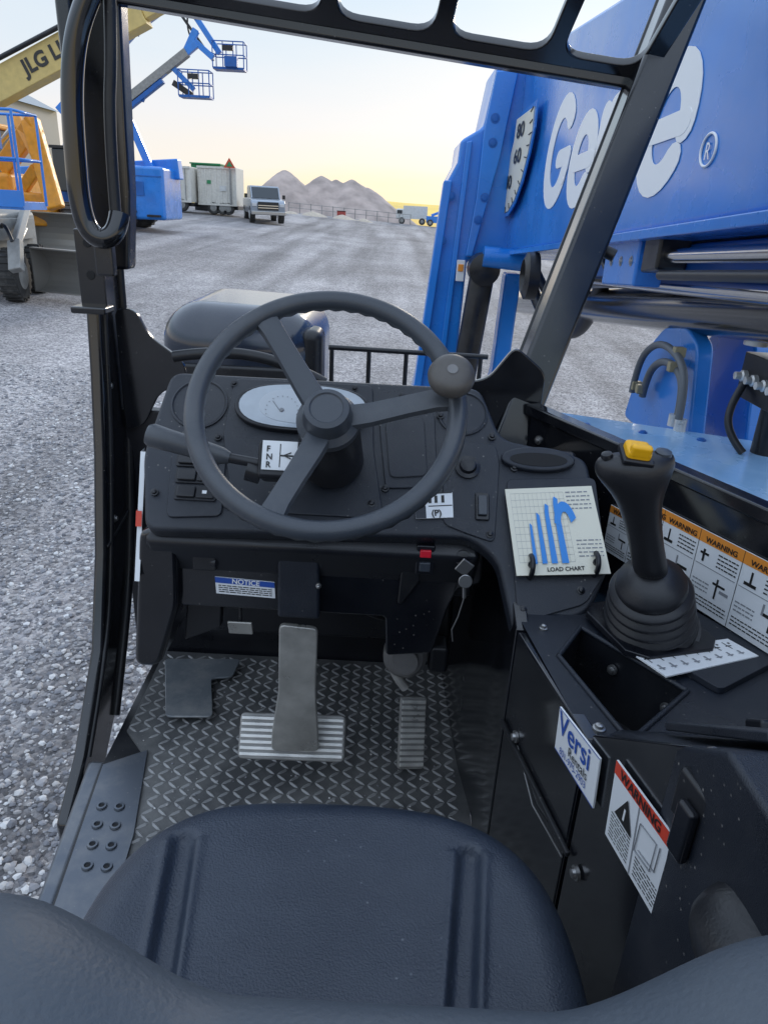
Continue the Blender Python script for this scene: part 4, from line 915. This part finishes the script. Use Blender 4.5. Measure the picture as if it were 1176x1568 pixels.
mesh('walls',[(-69,62,gz),(-34.6,62,gz),(-34.6,62,9.6),(-51,62,17),(-69,62,9.6),(-69,80,gz),(-34.6,80,gz),(-34.6,80,9.6),(-51,80,17),(-69,80,9.6)],[(0,1,2,3,4),(9,8,7,6,5),(1,6,7,2),(0,4,9,5)],CORR,wh)
mesh('roof',[(-69.4,61.6,9.45),(-51,61.6,17.25),(-34.2,61.6,9.55),(-69.4,80,9.45),(-51,80,17.25),(-34.2,80,9.55)],[(0,1,4,3),(1,2,5,4)],mat('roof_metal',(.3,.32,.33),.5),wh)
for i in range(70):
    x=-68.8+i*.49;top=min(9.6+(x+69)*.41,9.6+(-34.6-x)*.45)-.05;box('cladding_rib',(x,61.95,(gz+top)/2),(.14,.1,top-gz),CORR,wh,bevel=.01)
box('door',(-42,61.9,gz+2.4),(4,.12,4.8),GRM,wh);box('window',(-37,61.9,gz+5.4),(1.4,.12,.9),WIN,wh)
poly_tube('roof_trim',[(-69,61.8,9.7),(-51,61.8,17.2),(-34.5,61.8,9.7)],.12,BLKM,wh)
def container(name,x0,x1,y,h,m,wheels=False):
    c=grp(name);gz=g((x0+x1)/2,y)+(.55 if wheels else .1);L_=x1-x0
    box('shell',((x0+x1)/2,y,gz+h/2),(L_,2.3,h),m,c,bevel=.03)
    n=int(L_/.32)
    for i in range(n): box('rib',(x0+.16+i*.32,y-1.16,gz+h/2),(.10,.05,h*.88),m,c,bevel=.01)
    for zz in(0.05,h-.05): box('rail',((x0+x1)/2,y-1.19,gz+zz),(L_+.02,.05,.12),CRP,c)
    box('logo_panel',(x0+L_*.3,y-1.21,gz+h*.6),(.25,.02,.2),GRNP,c)
    box('door_bar',(x1-.3,y-1.22,gz+h/2),(.05,.04,h*.9),GRM,c);box('label',(x1-.8,y-1.215,gz+h*.45),(.4,.02,.3),WHP,c)
    if wheels:
        for x in(x0+.9,x0+1.8,x1-.9): wheel(c,(x,y-1.0,gz-.15),.36,.3,(0,1,0),TYR,GRM)
        box('under_frame',((x0+x1)/2,y,gz-.12),(L_,1.6,.2),BLKM,c)
    return c
container('box_trailer',-14.9,-12.5,47.5,1.95,CRP,True)
container('storage_container',-12.35,-10.0,48.5,2.15,CRP,True)
sk=grp('dumpster');box('bin',(-12.8,52,4.25),(1.9,1.5,.35),GRNP,sk);box('lid',(-12.8,51.9,4.48),(2.0,1.6,.08),GRNP,sk)
box('legs',(-12.8,52,2.8),(1.7,1.3,2.3),BLKM,sk)
sg=grp('traffic_sign');mesh('triangle',[(-10.65,47.0,4.15),(-9.95,47.0,4.15),(-10.3,47.0,4.7)],[(0,1,2)],mat('sign_red',(.6,.08,.03),.5),sg);box('post',(-10.3,47.06,3.2),(.08,.06,2.2),GRM,sg);mesh('inner',[(-10.5,46.98,4.22),(-10.1,46.98,4.22),(-10.3,46.98,4.5)],[(0,1,2)],GRNP,sg)
pk=grp('pickup_truck')
cxp,cyp=-8.05,45.5;gz=g(cxp,cyp)
fx=frame((cxp-.95,cyp,gz),(0,1,0),(0,0,1))
prism('body',[(-2.6,.45),(-2.65,1.05),(-2.5,1.18),(-1.35,1.28),(2.9,1.28),(2.9,.5)],fx,0,1.9,SILV,pk,bevel=.08,seg=3)
prism('cab',[(-1.4,1.25),(-.75,1.88),(1.1,1.92),(1.35,1.27)],fx,.12,1.78,WIN,pk,bevel=.08,seg=3)
prism('roof',[(-.78,1.84),(-.7,1.93),(1.05,1.95),(1.12,1.86)],fx,.14,1.76,SILV,pk,bevel=.04)
for x in(.14,1.72): prism('pillar',[(-1.42,1.25),(-.76,1.88),(-.68,1.88),(-1.3,1.25)],frame((cxp-.95+x,cyp,gz),(0,1,0),(0,0,1)),0,.06,SILV,pk)
box('grille',(cxp,cyp-2.66,gz+.88),(1.15,.06,.42),BLKM,pk)
for zz in(.78,.90): box('grille_bar',(cxp,cyp-2.70,gz+zz),(1.12,.03,.04),CHR,pk)
box('bumper',(cxp,cyp-2.72,gz+.52),(1.9,.16,.20),STEEL,pk,bevel=.04)
box('windscreen_lower',(cxp,cyp-1.42,gz+1.26),(1.6,.1,.05),BLKM,pk)
for s_ in(-1,1):
    box('headlamp',(cxp+s_*.76,cyp-2.64,gz+.93),(.28,.08,.18),mat('lamp_glass',(.5,.52,.55),.1),pk,bevel=.03);box('mirror',(cxp+s_*1.08,cyp-1.0,gz+1.38),(.16,.1,.22),BLKM,pk)
    for y in(-1.75,1.85): wheel(pk,(cxp+s_*.82,cyp+y,gz+.42),.42,.3,(1,0,0))
pk.matrix_world=Matrix.Translation(V((cxp,cyp,gz)))@Matrix.Rotation(math.radians(16),4,'Z')@Matrix.Translation(-V((cxp,cyp,gz)))
dt=grp('box_truck');gz=g(1.2,64);box('box_body',(1.3,65,gz+.95),(2.0,1.5,1.0),WHP,dt);box('cab',(.05,65,gz+.8),(.7,1.4,.8),WHP,dt,bevel=.12);box('window',(.0,64.28,gz+.95),(.4,.05,.28),WIN,dt)
for x in(.2,1.9): wheel(dt,(x,64.3,gz+.28),.26,.25,(0,1,0),TYR,GRM)
d3=grp('boom_lift');box('chassis',(3.0,63,gz+.5),(1.6,1.2,.5),BLUE,d3);beam('arm',(2.6,63,gz+.8),(3.6,63,gz+1.2),.2,.2,BLUE,d3)
for x in(2.5,3.5): wheel(d3,(x,62.4,gz+.25),.25,.25,(0,1,0),TYR,GRM)
sd=grp('red_site_box');box('body',(-4.6,61,g(-4.6,61)+.28),(.65,.6,.5),mat('dull_red',(.35,.06,.05),.6),sd);box('lid',(-4.6,61,g(-4.6,61)+.55),(.7,.66,.05),BLKM,sd)
fn=grp('yard_fence')
pts=[(-9+i*.9,62.5,g(-9+i*.9,62.5)) for i in range(12)]
for p in pts: poly_tube('post',[p,(p[0],p[1],p[2]+.8)],.03,GRM,fn)
for zz in(.4,.75): poly_tube('rail',[(p[0],p[1],p[2]+zz) for p in pts],.02,GRM,fn)

# ------------------------------------------------------------ world / sun / camera
w=bpy.data.worlds.new('World');sc.world=w;w.use_nodes=True;nt=w.node_tree;N=nt.nodes;L=nt.links
bg=N['Background'];bg.inputs['Strength'].default_value=.114
sky=N.new('ShaderNodeTexSky');sky.sky_type='NISHITA';sky.sun_disc=False
el=math.radians(14);az=math.radians(14)
sky.sun_elevation=el;sky.sun_rotation=az;sky.air_density=1.0;sky.dust_density=1.0;sky.ozone_density=1.5
tc=N.new('ShaderNodeTexCoord');sp_=N.new('ShaderNodeSeparateXYZ');L.new(tc.outputs['Generated'],sp_.inputs[0])
nzs=N.new('ShaderNodeTexNoise');nzs.inputs['Scale'].default_value=2.6;nzs.inputs['Detail'].default_value=6
mps=N.new('ShaderNodeMapping');mps.inputs['Scale'].default_value=(1,1,7);L.new(tc.outputs['Generated'],mps.inputs['Vector']);L.new(mps.outputs[0],nzs.inputs['Vector'])
ad=N.new('ShaderNodeMath');ad.operation='MULTIPLY_ADD';ad.inputs[1].default_value=.085;L.new(nzs.outputs[0],ad.inputs[0]);L.new(sp_.outputs[2],ad.inputs[2])
rp=N.new('ShaderNodeValToRGB');E=rp.color_ramp.elements
E[0].position=.0;E[0].color=(.90,.74,.44,1);E[1].position=1;E[1].color=(.98,1.17,1.45,1)
for p,c in((.050,(.89,.78,.57)),(.085,(.86,.80,.73)),(.14,(.80,.80,.82)),(.20,(.70,.77,.84)),(.29,(.56,.71,.85)),(.45,(.87,1.04,1.30))):
    e=E.new(p);e.color=(*c,1)
L.new(ad.outputs[0],rp.inputs[0])
sc10=N.new('ShaderNodeVectorMath');sc10.operation='SCALE';sc10.inputs['Scale'].default_value=10;L.new(rp.outputs[0],sc10.inputs[0])
mxs=N.new('ShaderNodeMix');mxs.data_type='RGBA';mxs.inputs[0].default_value=.93
L.new(sky.outputs[0],mxs.inputs[6]);L.new(sc10.outputs[0],mxs.inputs[7]);L.new(mxs.outputs[2],bg.inputs['Color'])
sun=bpy.data.lights.new('sun','SUN');sun.energy=1.2;sun.angle=math.radians(10);sun.color=(1,.86,.68)
so=bpy.data.objects.new('sun',sun);sc.collection.objects.link(so)
dirv=V((math.sin(az)*math.cos(el),math.cos(az)*math.cos(el),math.sin(el)))
so.rotation_euler=dirv.to_track_quat('Z','Y').to_euler()
cd=bpy.data.cameras.new('camera');cam=bpy.data.objects.new('camera',cd);sc.collection.objects.link(cam)
cd.sensor_fit='VERTICAL';cd.sensor_height=24;cd.lens=24*1088/1568;cd.clip_start=.02;cd.clip_end=6000
s,c=math.sin(math.radians(3)),math.cos(math.radians(3));p=math.radians(23.15)
f=V((0,math.cos(p),-math.sin(p)));u0=V((0,math.sin(p),math.cos(p)));r0=V((1,0,0))
r=r0*c+u0*s;u=-r0*s+u0*c
M=Matrix((r,u,-f)).transposed().to_4x4();M.translation=V((0,0,2.4));cam.matrix_world=M
sc.camera=cam
sc.view_settings.view_transform='Standard';sc.view_settings.look='None';sc.view_settings.exposure=0
